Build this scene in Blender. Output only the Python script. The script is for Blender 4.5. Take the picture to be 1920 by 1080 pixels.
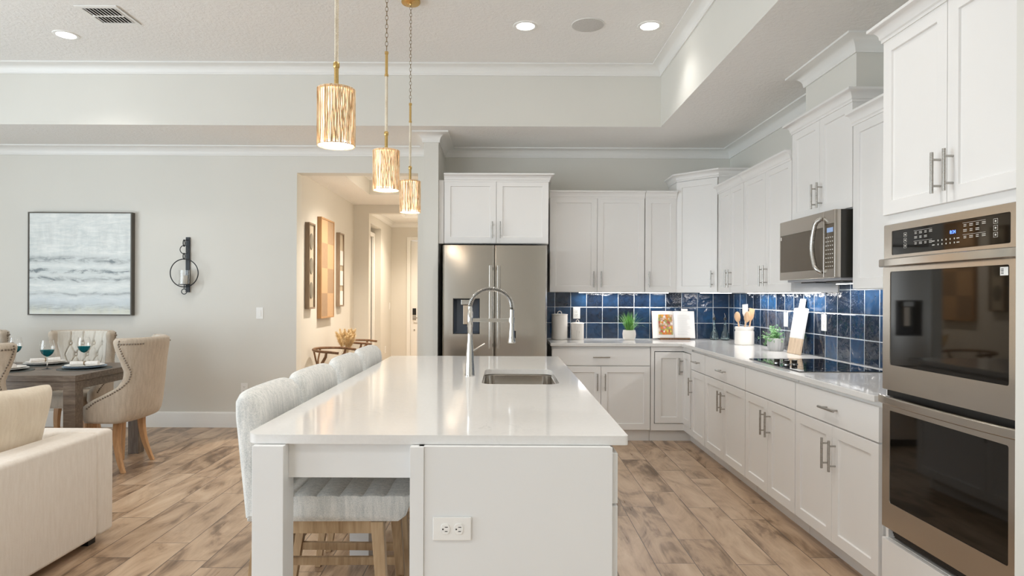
import bpy, bmesh, math, random
from mathutils import Vector, Matrix
random.seed(7)
PI = math.pi
C = bpy.context.scene.collection
for o in list(bpy.data.objects): bpy.data.objects.remove(o)

# ------------------------------------------------------------------ camera
F = 1200.0
cd = bpy.data.cameras.new('camera'); cam = bpy.data.objects.new('camera', cd); C.objects.link(cam)
cam.location = (0, 0, 1.35)
cam.rotation_euler = (math.radians(90), math.radians(-0.24), 0)
cd.sensor_width = 36; cd.lens = 36 * F / 1920
cd.shift_x = 14 / 1920; cd.shift_y = 14 / 1920
cd.clip_start = 0.05; cd.clip_end = 100
bpy.context.scene.camera = cam

# ------------------------------------------------------------------ world, exposure, daylight
S = bpy.context.scene
S.view_settings.view_transform = 'Standard'; S.view_settings.look = 'None'
S.view_settings.exposure = 0.10
S.cycles.max_bounces = 16; S.cycles.diffuse_bounces = 10; S.cycles.glossy_bounces = 6; S.cycles.transmission_bounces = 10; S.view_settings.gamma = 1.0
try: S.view_settings.use_curve_mapping = False
except Exception: pass
W = bpy.data.worlds.new('daylight'); S.world = W; W.use_nodes = True
W.node_tree.nodes['Background'].inputs[0].default_value = (0.80, 0.90, 1.0, 1)
W.node_tree.nodes['Background'].inputs[1].default_value = 1.6

def area(name, loc, rot, sx, sy, power, col):
    l = bpy.data.lights.new(name, 'AREA'); l.shape = 'RECTANGLE'; l.size = sx; l.size_y = sy
    l.energy = power; l.color = col
    o = bpy.data.objects.new(name, l); o.location = loc; o.rotation_euler = rot; C.objects.link(o); return o
R = math.radians
# daylight through the glazed openings behind the camera and in the left wall
area('daylight_rear', (-4.65, -4.30, 1.30), (R(116), 0, 0), 3.3, 2.4, 92, (0.84, 0.92, 1.0))
area('daylight_left', (-6.80, 1.2, 1.35), (0, R(-114), 0), 2.4, 5.4, 222, (0.80, 0.92, 1.0))

# ------------------------------------------------------------------ mesh helpers
class MB:
    def __init__(s): s.v = []; s.f = []
    def add(s, vs, fs):
        n = len(s.v); s.v += [tuple(p) for p in vs]; s.f += [tuple(i + n for i in f) for f in fs]; return s
    def box(s, x0, y0, z0, x1, y1, z1):
        return s.add([(x0,y0,z0),(x1,y0,z0),(x1,y1,z0),(x0,y1,z0),(x0,y0,z1),(x1,y0,z1),(x1,y1,z1),(x0,y1,z1)],
                     [(0,3,2,1),(4,5,6,7),(0,1,5,4),(1,2,6,5),(2,3,7,6),(3,0,4,7)])
    def loft(s, rings, caps=True, closed=True):
        n = len(rings[0]); vs = [p for r in rings for p in r]; fs = []
        for k in range(len(rings) - 1):
            for i in range(n if closed else n - 1):
                j = (i + 1) % n
                fs.append((k*n+i, k*n+j, (k+1)*n+j, (k+1)*n+i))
        if caps:
            fs.append(tuple(range(n))[::-1]); fs.append(tuple((len(rings)-1)*n + i for i in range(n)))
        return s.add(vs, fs)
    def tube(s, pts, r, n=12, caps=True, flat=1.0):
        pts = [Vector(p) for p in pts]; rings = []
        rs = r if isinstance(r, (list, tuple)) else [r] * len(pts)
        up = None
        for i, p in enumerate(pts):
            d = (pts[min(i+1, len(pts)-1)] - pts[max(i-1, 0)]).normalized()
            if up is None: up = Vector((0,0,1)) if abs(d.z) < .9 else Vector((1,0,0))
            a = d.cross(up).normalized(); b = a.cross(d).normalized(); up = b
            rings.append([p + a*math.cos(2*PI*k/n)*rs[i] + b*math.sin(2*PI*k/n)*rs[i]*flat for k in range(n)])
        return s.loft(rings, caps)
    def cyl(s, p0, p1, r0, r1=None, n=20): return s.tube([p0, p1], [r0, r0 if r1 is None else r1], n)
    def lathe(s, prof, n=32, c=(0,0,0), caps=True):
        rings = [[(c[0]+r*math.cos(2*PI*k/n), c[1]+r*math.sin(2*PI*k/n), c[2]+z) for k in range(n)] for r, z in prof]
        return s.loft(rings, caps)
    def sphere(s, c, r, n=10, sc=(1,1,1)):
        rings = []
        for i in range(1, n):
            t = PI * i / n
            rings.append([(c[0]+r*sc[0]*math.sin(t)*math.cos(2*PI*k/(n+4)), c[1]+r*sc[1]*math.sin(t)*math.sin(2*PI*k/(n+4)), c[2]-r*sc[2]*math.cos(t)) for k in range(n+4)])
        return s.loft(rings, True)
    def torus(s, c, R_, r, ax='y', n=28, m=8, sc=1.0):
        rings = []
        for i in range(n + 1):
            a = 2*PI*i/n; ring = []
            for k in range(m):
                b = 2*PI*k/m; q = R_ + r*math.cos(b); w = r*math.sin(b)
                u, v = q*math.cos(a), q*math.sin(a)*sc
                if ax == 'y': p = (c[0]+u, c[1]+w, c[2]+v)
                elif ax == 'x': p = (c[0]+w, c[1]+u, c[2]+v)
                else: p = (c[0]+u, c[1]+v, c[2]+w)
                ring.append(p)
            rings.append(ring)
        return s.loft(rings, False)
    def poly(s, pts, a0, a1, ax='z'):
        def P(u, v, w): return (u, v, w) if ax == 'z' else ((u, w, v) if ax == 'y' else (w, u, v))
        n = len(pts)
        return s.add([P(u, v, a0) for u, v in pts] + [P(u, v, a1) for u, v in pts],
                     [tuple(range(n))[::-1], tuple(range(n, 2*n))] + [(i, (i+1) % n, n+(i+1) % n, n+i) for i in range(n)])
    def sweep(s, path, prof, z=0.0):
        # profile (out, z) carried along a plan polyline with mitred corners; "out" is to the right of travel
        rings = []; n = len(path)
        for i, p in enumerate(path):
            p = Vector(p)
            d0 = (p - Vector(path[i-1])).normalized() if i > 0 else None
            d1 = (Vector(path[i+1]) - p).normalized() if i < n-1 else None
            if d0 is None: d0 = d1
            if d1 is None: d1 = d0
            n0 = Vector((d0.y, -d0.x)); n1 = Vector((d1.y, -d1.x))
            m = (n0 + n1); m = m / max(1e-6, m.dot(n0))
            rings.append([(p.x + m.x*o, p.y + m.y*o, z + h) for o, h in prof])
        return s.loft(rings, True)
    def grid(s, fn, nu, nv):
        vs = [fn(i/nu, j/nv) for j in range(nv+1) for i in range(nu+1)]
        return s.add(vs, [(j*(nu+1)+i, j*(nu+1)+i+1, (j+1)*(nu+1)+i+1, (j+1)*(nu+1)+i) for j in range(nv) for i in range(nu)])
    def xf(s, m):
        s.v = [tuple(m @ Vector(p)) for p in s.v]; return s

def obj(name, mb, mat, parent=None, bevel=0.0, segs=2, smooth=True, ang=38, sub=0, solid=0):
    me = bpy.data.meshes.new(name)
    bm = bmesh.new(); vs = [bm.verts.new(p) for p in mb.v]
    for f in mb.f:
        try: bm.faces.new([vs[i] for i in f])
        except ValueError: pass
    bmesh.ops.remove_doubles(bm, verts=bm.verts, dist=1e-6)
    bmesh.ops.recalc_face_normals(bm, faces=bm.faces)
    bm.to_mesh(me); bm.free()
    me.materials.append(mat)
    if smooth:
        me.polygons.foreach_set('use_smooth', [True]*len(me.polygons))
        me.set_sharp_from_angle(angle=R(ang))
    o = bpy.data.objects.new(name, me); C.objects.link(o)
    if parent: o.parent = parent
    if solid:
        m = o.modifiers.new('solid', 'SOLIDIFY'); m.thickness = solid; m.offset = 0
    if bevel:
        m = o.modifiers.new('bevel', 'BEVEL'); m.width = bevel; m.segments = segs; m.limit_method = 'ANGLE'; m.angle_limit = R(40)
        m.harden_normals = True
    if sub:
        m = o.modifiers.new('sub', 'SUBSURF'); m.levels = sub; m.render_levels = sub
    return o
def tag(o, label, cat, group=None):
    o['label'] = label; o['category'] = cat
    if group: o['group'] = group
    return o
def thing(name, label, cat, loc=(0,0,0), rz=0, group=None):
    o = bpy.data.objects.new(name, None); o.empty_display_size = .1; C.objects.link(o)
    o.location = loc; o.rotation_euler = (0, 0, rz); return tag(o, label, cat, group)
def struct(name, mb, mat, **k):
    o = obj(name, mb, mat, **k); o['kind'] = 'structure'; return o
def dup(root, loc, rz, label):
    def cp(o, par):
        c = o.copy(); C.objects.link(c)
        if par: c.parent = par
        for ch in list(o.children): cp(ch, c)
        return c
    r = cp(root, None); r.location = loc; r.rotation_euler = (0, 0, rz); r['label'] = label
    return r
def text_mesh(body, size, depth=.0004):
    cu = bpy.data.curves.new('text', 'FONT'); cu.body = body; cu.size = size; cu.extrude = depth; cu.align_x = 'CENTER'; cu.align_y = 'CENTER'
    t = bpy.data.objects.new('text', cu); C.objects.link(t)
    me = bpy.data.meshes.new_from_object(t.evaluated_get(bpy.context.evaluated_depsgraph_get()))
    mb = MB(); mb.add([v.co[:] for v in me.vertices], [tuple(p.vertices) for p in me.polygons])
    bpy.data.objects.remove(t); return mb

# ------------------------------------------------------------------ materials
class NT:
    def __init__(s, name):
        s.m = bpy.data.materials.new(name); s.m.use_nodes = True; s.t = s.m.node_tree; s.b = s.t.nodes['Principled BSDF']
    def n(s, typ, ins=None, **kw):
        nd = s.t.nodes.new(typ)
        for k, v in kw.items(): setattr(nd, k, v)
        for k, v in (ins or {}).items(): s.set(nd, k, v)
        return nd
    def set(s, nd, k, v):
        sock = nd.inputs[k]
        if isinstance(v, bpy.types.NodeSocket): s.t.links.new(v, sock)
        elif isinstance(v, bpy.types.Node): s.t.links.new(v.outputs[0], sock)
        else: sock.default_value = v
    def math(s, op, a, b=0.0, c=0.0):
        nd = s.n('ShaderNodeMath', operation=op); s.set(nd, 0, a); s.set(nd, 1, b); s.set(nd, 2, c); return nd.outputs[0]
    def coord(s): return s.n('ShaderNodeTexCoord').outputs['Object']
    def sep(s, v):
        nd = s.n('ShaderNodeSeparateXYZ', {0: v}); return nd.outputs
    def comb(s, x, y, z=0.0): return s.n('ShaderNodeCombineXYZ', {0: x, 1: y, 2: z}).outputs[0]
    def mapping(s, v, sc=(1,1,1), loc=(0,0,0), rot=(0,0,0)):
        return s.n('ShaderNodeMapping', {'Vector': v, 'Scale': sc, 'Location': loc, 'Rotation': rot}).outputs[0]
    def noise(s, v, scale, detail=3, rough=.5, dist=0.0):
        return s.n('ShaderNodeTexNoise', {'Vector': v, 'Scale': scale, 'Detail': detail, 'Roughness': rough, 'Distortion': dist})
    def ramp(s, f, stops, interp='LINEAR'):
        nd = s.n('ShaderNodeValToRGB', {0: f}); cr = nd.color_ramp; cr.interpolation = interp
        while len(cr.elements) > 1: cr.elements.remove(cr.elements[-1])
        cr.elements[0].position = stops[0][0]; cr.elements[0].color = (*stops[0][1], 1)
        for p, c in stops[1:]:
            e = cr.elements.new(p); e.color = (*c, 1)
        return nd.outputs[0]
    def mix(s, f, a, b, blend='MIX'):
        nd = s.n('ShaderNodeMix', data_type='RGBA', blend_type=blend)
        s.set(nd, 0, f)
        for k, v in ((6, a), (7, b)):
            if isinstance(v, tuple) and len(v) == 3: v = (*v, 1)
            s.set(nd, k, v)
        return nd.outputs[2]
    def bump(s, h, strength=.2, dist=.01):
        nd = s.n('ShaderNodeBump', {'Height': h, 'Strength': strength, 'Distance': dist}); s.set(s.b, 'Normal', nd); return nd
    def p(s, col=None, rough=None, metal=None, spec=None, **kw):
        if col is not None: s.set(s.b, 'Base Color', (*col, 1) if isinstance(col, tuple) and len(col) == 3 else col)
        if rough is not None: s.set(s.b, 'Roughness', rough)
        if metal is not None: s.set(s.b, 'Metallic', metal)
        if spec is not None: s.set(s.b, 'Specular IOR Level', spec)
        for k, v in kw.items(): s.set(s.b, k, v)
        return s.m

def paint(name, col, rough=.45, bscale=180, bstr=.03, spec=.4):
    t = NT(name); c = t.coord(); n = t.noise(c, 2.2, 2)
    t.p(t.mix(n.outputs[0], tuple(x*.97 for x in col), tuple(min(1, x*1.02) for x in col)), rough, spec=spec)
    t.bump(t.noise(c, bscale, 2).outputs[0], bstr, .002); return t.m
def metal(name, col, rough=.25, stretch=(1, 1, 60)):
    t = NT(name); c = t.coord(); n = t.noise(t.mapping(c, stretch), 14, 3)
    t.p(t.mix(n.outputs[0], tuple(x*.94 for x in col), col), t.math('MULTIPLY_ADD', n.outputs[0], .10, rough-.05), 1.0)
    t.bump(n.outputs[0], .02, .001); return t.m
def fabric(name, col, col2, scale=320, bstr=.35, rough=.95):
    t = NT(name); c = t.coord()
    w = t.noise(t.mapping(c, (1, 1, 1)), scale, 2, .7); big = t.noise(t.mapping(c, (60, 60, 9)), 1.0, 3, .6)
    f = t.math('MULTIPLY_ADD', big.outputs[0], .5, t.math('MULTIPLY', w.outputs[0], .5))
    t.p(t.ramp(f, [(.36, col), (.62, col2)]), rough, spec=.2, **{'Sheen Weight': .25}); t.bump(w.outputs[0], bstr, .0015); return t.m
def wood(name, c1, c2, c3, stretch=(18, 18, 1.6), rough=.45):
    t = NT(name); c = t.coord(); n = t.noise(t.mapping(c, stretch), 1.8, 4, .6, .6); n2 = t.noise(t.mapping(c, tuple(x*6 for x in stretch)), 1.5, 2)
    f = t.math('MULTIPLY_ADD', n2.outputs[0], .25, t.math('MULTIPLY', n.outputs[0], .78))
    t.p(t.ramp(f, [(.32, c1), (.52, c2), (.72, c3)]), rough, spec=.35); t.bump(n2.outputs[0], .08, .001); return t.m
def emis(name, col, st):
    t = NT(name); t.p(col, .6, **{'Emission Color': (*col, 1), 'Emission Strength': st}); return t.m
def glass(name, col=(1,1,1), rough=.0, ior=1.45):
    t = NT(name); t.p(col, rough, **{'Transmission Weight': 1.0, 'IOR': ior}); return t.m

M = {}
M['wall'] = paint('wall_paint', (.715, .705, .66), .7, 260, .05, .25)
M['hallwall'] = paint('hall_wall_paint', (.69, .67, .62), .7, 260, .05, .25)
M['trim'] = paint('trim_paint', (.82, .82, .80), .38)
M['cab'] = paint('cabinet_paint', (.81, .80, .785), .33)
M['island'] = paint('island_paint', (.80, .81, .81), .33)
M['plate'] = paint('white_plastic', (.86, .86, .84), .3)
def mk():
    t = NT('ceiling_texture'); c = t.coord()
    v = t.noise(c, 34, 5, .62, .4); n = t.noise(c, 1.4, 2)
    t.p(t.mix(n.outputs[0], (.83, .825, .81), (.86, .855, .84)), .85, spec=.15)
    t.bump(t.ramp(v.outputs[0], [(.42, (0,0,0)), (.6, (1,1,1))]), .35, .006); return t.m
M['ceil'] = mk()
def mk():
    t = NT('wood_look_plank_floor'); c = t.coord(); x, y, z = t.sep(c)
    Wd, L = .2055, .865
    u = t.math('DIVIDE', t.math('SUBTRACT', x, .763), Wd); col = t.math('FLOOR', u)
    off = t.math('FRACT', t.math('MULTIPLY', t.math('SINE', t.math('MULTIPLY_ADD', col, KOF[0], KOF[1])), KOF[2]))
    v = t.math('SUBTRACT', t.math('DIVIDE', t.math('SUBTRACT', y, 3.26), L), off); row = t.math('FLOOR', v)
    wn = t.n('ShaderNodeTexWhiteNoise', {'Vector': t.comb(col, row, 3.0)}, noise_dimensions='3D')
    sr, sg, sb = t.sep(wn.outputs['Color'])
    fu = t.math('FRACT', u); fv = t.math('FRACT', v)
    eu = t.math('MULTIPLY', t.math('MINIMUM', fu, t.math('SUBTRACT', 1.0, fu)), Wd)
    ev = t.math('MULTIPLY', t.math('MINIMUM', fv, t.math('SUBTRACT', 1.0, fv)), L)
    ed = t.math('MINIMUM', eu, ev)
    line = t.math('LESS_THAN', ed, .0021)
    # figure: long cloudy brown swirls on tan, shifted for each plank
    px = t.math('MULTIPLY_ADD', sr, 37.0, t.math('MULTIPLY', x, 6.2)); py = t.math('MULTIPLY_ADD', sg, 29.0, t.math('MULTIPLY', y, 2.0))
    P_ = t.comb(px, py, t.math('MULTIPLY', sb, 11.0))
    n1 = t.noise(P_, 1.0, 5, .58, 1.5); n2 = t.noise(t.comb(t.math('MULTIPLY', px, 9.0), t.math('MULTIPLY', py, 1.1), sb), 1.2, 4, .6, .5)
    n3 = t.noise(P_, .55, 2, .5, .6)
    f = t.math('ADD', t.math('MULTIPLY', n1.outputs[0], .62), t.math('MULTIPLY', n2.outputs[0], .16))
    f = t.math('ADD', f, t.math('MULTIPLY', n3.outputs[0], .32))
    f = t.math('MULTIPLY_ADD', t.math('SUBTRACT', sb, .5), .10, f)
    colr = t.ramp(f, [(.40, (.145, .088, .05)), (.475, (.27, .18, .112)), (.535, (.44, .305, .20)), (.63, (.56, .41, .28)), (.76, (.66, .515, .375))])
    colr = t.mix(t.math('MULTIPLY', sg, .16), colr, (.36, .26, .19))
    t.p(t.mix(line, colr, (.11, .085, .068)), t.math('MULTIPLY_ADD', n2.outputs[0], .18, .22), spec=.45)
    h = t.math('ADD', t.math('MULTIPLY', t.math('MINIMUM', t.math('MULTIPLY', ed, 250.0), 1.0), 1.0), t.math('MULTIPLY', n2.outputs[0], .15))
    t.bump(h, .25, .002); return t.m
KOF = (1.0, 0.0, 1.0)
import itertools
def _search():
    rnd = random.Random(3); best = None
    tg = {0: 0.0, 1: .31, 2: .965, 3: .705}
    for _ in range(20000):
        k = (rnd.uniform(.5, 6), rnd.uniform(0, 6), rnd.uniform(20, 60))
        e = 0
        for c_, t_ in tg.items():
            d = (math.sin(c_*k[0]+k[1])*k[2] - t_) % 1.0; d = min(d, 1-d); e = max(e, d)
        if best is None or e < best[0]: best = (e, k)
    return best[1]
KOF = _search()
M['floor'] = mk()
def mk():
    t = NT('white_quartz'); c = t.coord()
    n = t.noise(c, 2.3, 6, .62, 1.3); v = t.math('ABSOLUTE', t.math('SUBTRACT', n.outputs[0], .5)); sp = t.noise(c, 90, 2, .6)
    m = t.noise(c, 3.1, 3)
    vein = t.math('MULTIPLY', t.math('SUBTRACT', 1.0, t.math('MINIMUM', t.math('MULTIPLY', v, 70.0), 1.0)), t.math('MAXIMUM', t.math('MULTIPLY', t.math('SUBTRACT', m.outputs[0], .5), 3.0), 0.0))
    base = t.mix(sp.outputs[0], (.72, .71, .69), (.78, .77, .755))
    t.p(t.mix(t.math('MULTIPLY', vein, .5), base, (.50, .50, .50)), .075, spec=.5); return t.m
M['quartz'] = mk()
def mk(name, ax, x0, pitch):
    t = NT(name); c = t.coord(); xyz = t.sep(c); a = xyz[ax]; z = xyz[2]
    u = t.math('DIVIDE', t.math('SUBTRACT', a, x0), pitch); w = t.math('DIVIDE', t.math('SUBTRACT', z, .914), .161)
    cu = t.math('FLOOR', u); cw = t.math('FLOOR', w)
    wn = t.n('ShaderNodeTexWhiteNoise', {'Vector': t.comb(cu, cw, 7.0)}, noise_dimensions='3D'); r, g, b = t.sep(wn.outputs['Color'])
    fu = t.math('FRACT', u); fw = t.math('FRACT', w)
    ed = t.math('MULTIPLY', t.math('MINIMUM', t.math('MINIMUM', fu, t.math('SUBTRACT', 1.0, fu)), t.math('MINIMUM', fw, t.math('SUBTRACT', 1.0, fw))), .161)
    wob = t.noise(c, 40, 2)
    gr = t.math('LESS_THAN', t.math('MULTIPLY_ADD', wob.outputs[0], .0010, ed), .0030)
    off = t.comb(t.math('MULTIPLY', r, 19.0), t.math('MULTIPLY', g, 23.0), t.math('MULTIPLY', b, 31.0))
    q = t.n('ShaderNodeVectorMath', {0: c, 1: off}, operation='ADD').outputs[0]
    cl = t.noise(q, 16, 3, .55, .8)
    tone = t.math('ADD', t.math('MULTIPLY', r, .55), t.math('MULTIPLY', cl.outputs[0], .5))
    col = t.ramp(tone, [(.25, (.007, .012, .024)), (.5, (.010, .026, .060)), (.75, (.014, .048, .112)), (1.0, (.022, .085, .20))])
    t.p(t.mix(gr, col, (.60, .64, .68)), t.math('MULTIPLY_ADD', gr, .5, .05), spec=.75)
    big = t.noise(q, 9, 1.5, .45, .6); sm = t.noise(q, 42, 2, .5, .8)
    tilt = t.math('ADD', t.math('MULTIPLY', t.math('SUBTRACT', r, .5), t.math('MULTIPLY', fu, 1.2)), t.math('MULTIPLY', t.math('SUBTRACT', g, .5), t.math('MULTIPLY', fw, 1.2)))
    h = t.math('ADD', t.math('ADD', t.math('MULTIPLY', big.outputs[0], 2.2), t.math('MULTIPLY', sm.outputs[0], .30)), tilt)
    edge = t.math('MINIMUM', t.math('MULTIPLY', ed, 160.0), 1.0)
    t.bump(t.math('ADD', h, edge), .8, .005); return t.m
M['tileb'] = mk('blue_glazed_tile_back', 0, .515, .1613); M['tiler'] = mk('blue_glazed_tile_side', 1, 6.39, .1655)
M['steel'] = metal('brushed_steel', (.60, .565, .52), .17, (60, 60, 1))
M['steelh'] = metal('brushed_steel_bands', (.57, .53, .48), .22, (1, 1, 60))
M['nickel'] = metal('satin_nickel', (.46, .44, .41), .28)
M['nail'] = metal('antique_nailhead', (.26, .22, .18), .35)
M['chrome'] = metal('polished_nickel', (.70, .68, .65), .14)
M['brass'] = metal('aged_brass', (.62, .42, .16), .28)
M['bronze'] = metal('bronze_chain', (.30, .22, .13), .35)
M['blackmetal'] = paint('black_iron', (.018, .022, .026), .45)
M['black'] = paint('black_plastic', (.012, .012, .012), .35)
M['shadowgap'] = paint('dark_recess', (.02, .017, .014), .8)
M['darkcase'] = paint('charcoal_casing', (.035, .033, .028), .3)
def mk(name, col, rough=.04, spec=.42):
    t = NT(name); n = t.noise(t.coord(), 3, 2); t.p(t.mix(n.outputs[0], col, tuple(x*1.15 for x in col)), rough, spec=spec); return t.m
M['ovenglass'] = mk('smoked_oven_glass', (.004, .003, .002)); M['mwglass'] = mk('microwave_glass', (.085, .066, .045), .09)
M['cookglass'] = mk('black_ceramic_glass', (.004, .006, .010), .025, 1.0)
M['legend'] = emis('printed_legend', (.62, .60, .56), .10)
M['clock'] = emis('blue_clock_digits', (.10, .22, 1.0), 2.6)
M['stool'] = fabric('stool_fabric', (.50, .52, .51), (.80, .79, .76), 260)
M['linen'] = fabric('linen_upholstery', (.44, .37, .29), (.60, .52, .43), 340)
M['linen_lit'] = fabric('daylit_linen', (.56, .52, .46), (.70, .67, .60), 340)  # lighter copy of the linen, daylight on the inner backs painted in
M['sofa'] = fabric('cream_sofa_fabric', (.74, .67, .59), (.82, .76, .69), 420, .2)
M['pillow'] = fabric('cream_pillow_fabric', (.70, .60, .47), (.80, .71, .58), 420, .2)
M['napkin'] = fabric('white_napkin', (.72, .69, .66), (.86, .83, .80), 420, .2)
M['oak'] = wood('light_oak', (.30, .19, .10), (.45, .31, .18), (.55, .40, .25))
M['honey'] = wood('honey_oak_leg', (.38, .20, .09), (.52, .30, .15), (.62, .39, .21))
M['greywood'] = wood('grey_brown_table_wood', (.10, .075, .058), (.17, .13, .10), (.25, .20, .155), (3, 26, 26))
M['walnut'] = wood('walnut', (.09, .045, .022), (.17, .09, .045), (.25, .145, .075))
M['board'] = wood('pale_board_wood', (.45, .33, .22), (.60, .46, .33), (.70, .56, .42))
M['spoon'] = wood('beech', (.55, .34, .19), (.70, .46, .28), (.80, .58, .38))
M['ceramic'] = paint('cream_ceramic', (.80, .76, .71), .35)
M['plategrey'] = paint('stoneware_plate', (.62, .62, .60), .3); M['plateblue'] = paint('blue_grey_charger', (.23, .32, .42), .35)
M['placemat'] = paint('dark_placemat', (.10, .11, .105), .7, 90, .2)
M['clear'] = glass('clear_glass'); M['greenglass'] = glass('pale_green_glass', (.88, .98, .96))
M['teal'] = glass('teal_speckled_glass', (.02, .36, .42), .1)
M['canlight'] = emis('lamp_disc', (1.0, .96, .90), 14.0)
M['lit'] = emis('glowing_liner', (1.0, .84, .62), 1.25)
M['bulb'] = emis('lit_diffuser', (1.0, .95, .86), 7.0)
M['strip'] = emis('under_cabinet_strip', (1.0, .97, .93), 5.0)
def mk():
    t = NT('raffia_cord'); c = t.coord(); n = t.noise(t.mapping(c, (90, 90, 14)), 1, 3, .6)
    t.p(t.ramp(n.outputs[0], [(.35, (.42, .26, .12)), (.5, (.74, .55, .33)), (.65, (.86, .74, .56))]), .8, **{'Subsurface Weight': 0.0}); return t.m
M['raffia'] = mk(); M['rope'] = fabric('cream_rope', (.52, .43, .30), (.80, .74, .62), 300, .6)

# ------------------------------------------------------------------ room shell
XW, YK, YL = 2.30, 6.54, 6.50          # right wall, kitchen back wall, dining wall
ZS, ZT = 2.845, 3.375                  # soffit ceiling, tray ceiling
XL, YR = -6.6, -4.1                    # far left wall, rear wall
TX0, TX1, TY0, TY1 = -5.4, 1.376, -2.9, 5.655
struct('floor', MB().box(XL-.2, YR-.3, -.1, 3.2, 12.4, 0), M['floor'], smooth=False)
b = MB(); b.box(XL, TY1+.0005, ZS, XW, YK, ZS+.04); b.box(TX1+.0005, YR, ZS, XW, TY1+.0005, ZS+.04); b.box(XL, YR, ZS, TX0-.0005, TY1+.0005, ZS+.04); b.box(TX0-.0005, YR, ZS, TX1+.0005, TY0-.0005, ZS+.04)
struct('ceiling', b, M['ceil'], smooth=False)
struct('ceiling_tray', MB().box(TX0-.05, TY0-.05, ZT, TX1+.05, TY1+.05, ZT+.05), M['ceil'], smooth=False)
b = MB(); b.box(TX0-.05, TY1, ZS+.0005, TX1+.05, TY1+.05, ZT); b.box(TX1, TY0, ZS+.0005, TX1+.05, TY1, ZT); b.box(TX0-.05, TY0, ZS+.0005, TX0, TY1, ZT); b.box(TX0-.05, TY0-.05, ZS+.0005, TX1+.05, TY0, ZT)
struct('wall_tray', b, M['wall'], smooth=False)
b = MB(); b.box(XL, YL, 0, -2.113, YL+.16, ZS+.05); b.box(-2.113, YL, 2.587, -.884, YL+.16, ZS+.05); b.box(-.884, YL, 0, -.748, YL+.16, ZS+.05)
struct('wall_dining', b, M['wall'], smooth=False)
struct('wall_back', MB().box(-.7, YK, 0, XW+.2, YK+.14, ZS+.05), M['wall'], smooth=False)
struct('wall_wing', MB().box(-.748, 5.90, 0, -.615, YK+.1, ZS), M['wall'], smooth=False)
struct('wall_right', MB().box(XW, 1.8, 0, XW+.2, YK, ZS+.05), M['wall'], smooth=False)
struct('wall_pantry', MB().box(1.575, YR, 0, XW+.2, 1.972, ZS), M['wall'], smooth=False)
struct('wall_chase', MB().box(2.02, 3.684, 2.54, XW, 4.302, ZS), M['wall'], smooth=False)
# far left wall and rear wall, each with a wide glazed opening
b = MB(); b.box(XL-.15, YR, 0, XL, -1.5, ZS); b.box(XL-.15, 3.9, 0, XL, YL, ZS); b.box(XL-.15, -1.5, 2.5, XL, 3.9, ZS); b.box(XL-.15, -1.5, 0, XL, 3.9, .12)
struct('wall_left', b, M['wall'], smooth=False)
b = MB(); b.box(XL, YR-.15, 0, -6.3, YR, ZS+.1); b.box(-3.0, YR-.15, 0, 1.575, YR, ZS+.1); b.box(-6.3, YR-.15, 2.5, -3.0, YR, ZS+.1)
struct('wall_rear', b, M['wall'], smooth=False)
b = MB()
for x in (-6.3, -5.22, -4.13, -3.05): b.box(x, YR-.12, 0, x+.05, YR-.06, 2.5)
b.box(-6.3, YR-.12, 0, -3.0, YR-.06, .06); b.box(-6.3, YR-.12, 2.44, -3.0, YR-.06, 2.5)
struct('window_1', b, M['trim'])
b = MB()
for y in (-1.5, .3, 2.1, 3.85): b.box(XL-.12, y, .12, XL-.06, y+.05, 2.5)
b.box(XL-.12, -1.5, .12, XL-.06, 3.9, .18); b.box(XL-.12, -1.5, 2.44, XL-.06, 3.9, 2.5)
struct('window_2', b, M['trim'])

# crown mouldings (cove profile), bottom at 2.755 under the soffit ceiling
def cove(h, p, lip=.012):
    pts = [(0, 0), (.012, 0), (.012, .010)]
    for k in range(7):
        a = PI/2*k/6
        pts.append((.014 + (p-.026)*(1-math.cos(a)), .012 + (h-.026)*math.sin(a)))
    pts += [(p, h-lip), (p, h), (0, h)]
    return pts
CR = cove(.089, .098)
zc = ZS - .0895
path = [(XL, YL), (-.748, YL), (-.748, 5.90), (-.615, 5.90), (-.615, YK), (XW, YK), (XW, 4.302), (2.02, 4.302), (2.02, 3.684), (XW, 3.684), (XW, 1.98)]
struct('trim_1', MB().sweep(path, CR, zc), M['trim'])
struct('trim_2', MB().sweep([(TX0, TY0), (TX0, TY1), (TX1, TY1), (TX1, TY0)], cove(.085, .098), ZT-.0855), M['trim'])
BB = [(0, 0), (.016, 0), (.016, .135), (.012, .148), (.006, .155), (0, .157)]
struct('baseboard_dining', MB().sweep([(XL, YL), (-2.113, YL), (-2.113, YL+.16)], BB), M['trim'])
struct('baseboard_wing', MB().sweep([(-.884, YL), (-.748, YL), (-.748, 5.90), (-.615, 5.90)], BB), M['trim'])

# hallway beyond the opening
HX, HY = -2.16, 9.16
struct('wall_hall_left', MB().box(HX-.14, YL+.162, 0, HX, HY+.13, 2.95), M['hallwall'], smooth=False)
struct('wall_hall_right', MB().box(-.88, YK+.15, 0, -.76, 11.1, 2.95), M['hallwall'], smooth=False)
b = MB(); b.box(HX, HY, 0, -1.945, HY+.12, 2.95); b.box(-1.945, HY, 2.52, -.88, HY+.12, 2.95)
struct('wall_hall_end', b, M['hallwall'], smooth=False)
b = MB(); b.box(HX, YL+.162, 2.64, -1.7405, HY, 2.68); b.box(-1.7405, 8.2305, 2.64, -.88, HY, 2.68); b.box(-1.74, YL+.162, 2.64, -.88, 6.9, 2.68)
struct('ceiling_hall', b, M['ceil'], smooth=False)
struct('ceiling_hall_tray', MB().box(-1.8, 6.8, 2.90, -.88, 8.3, 2.94), M['ceil'], smooth=False)
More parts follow.
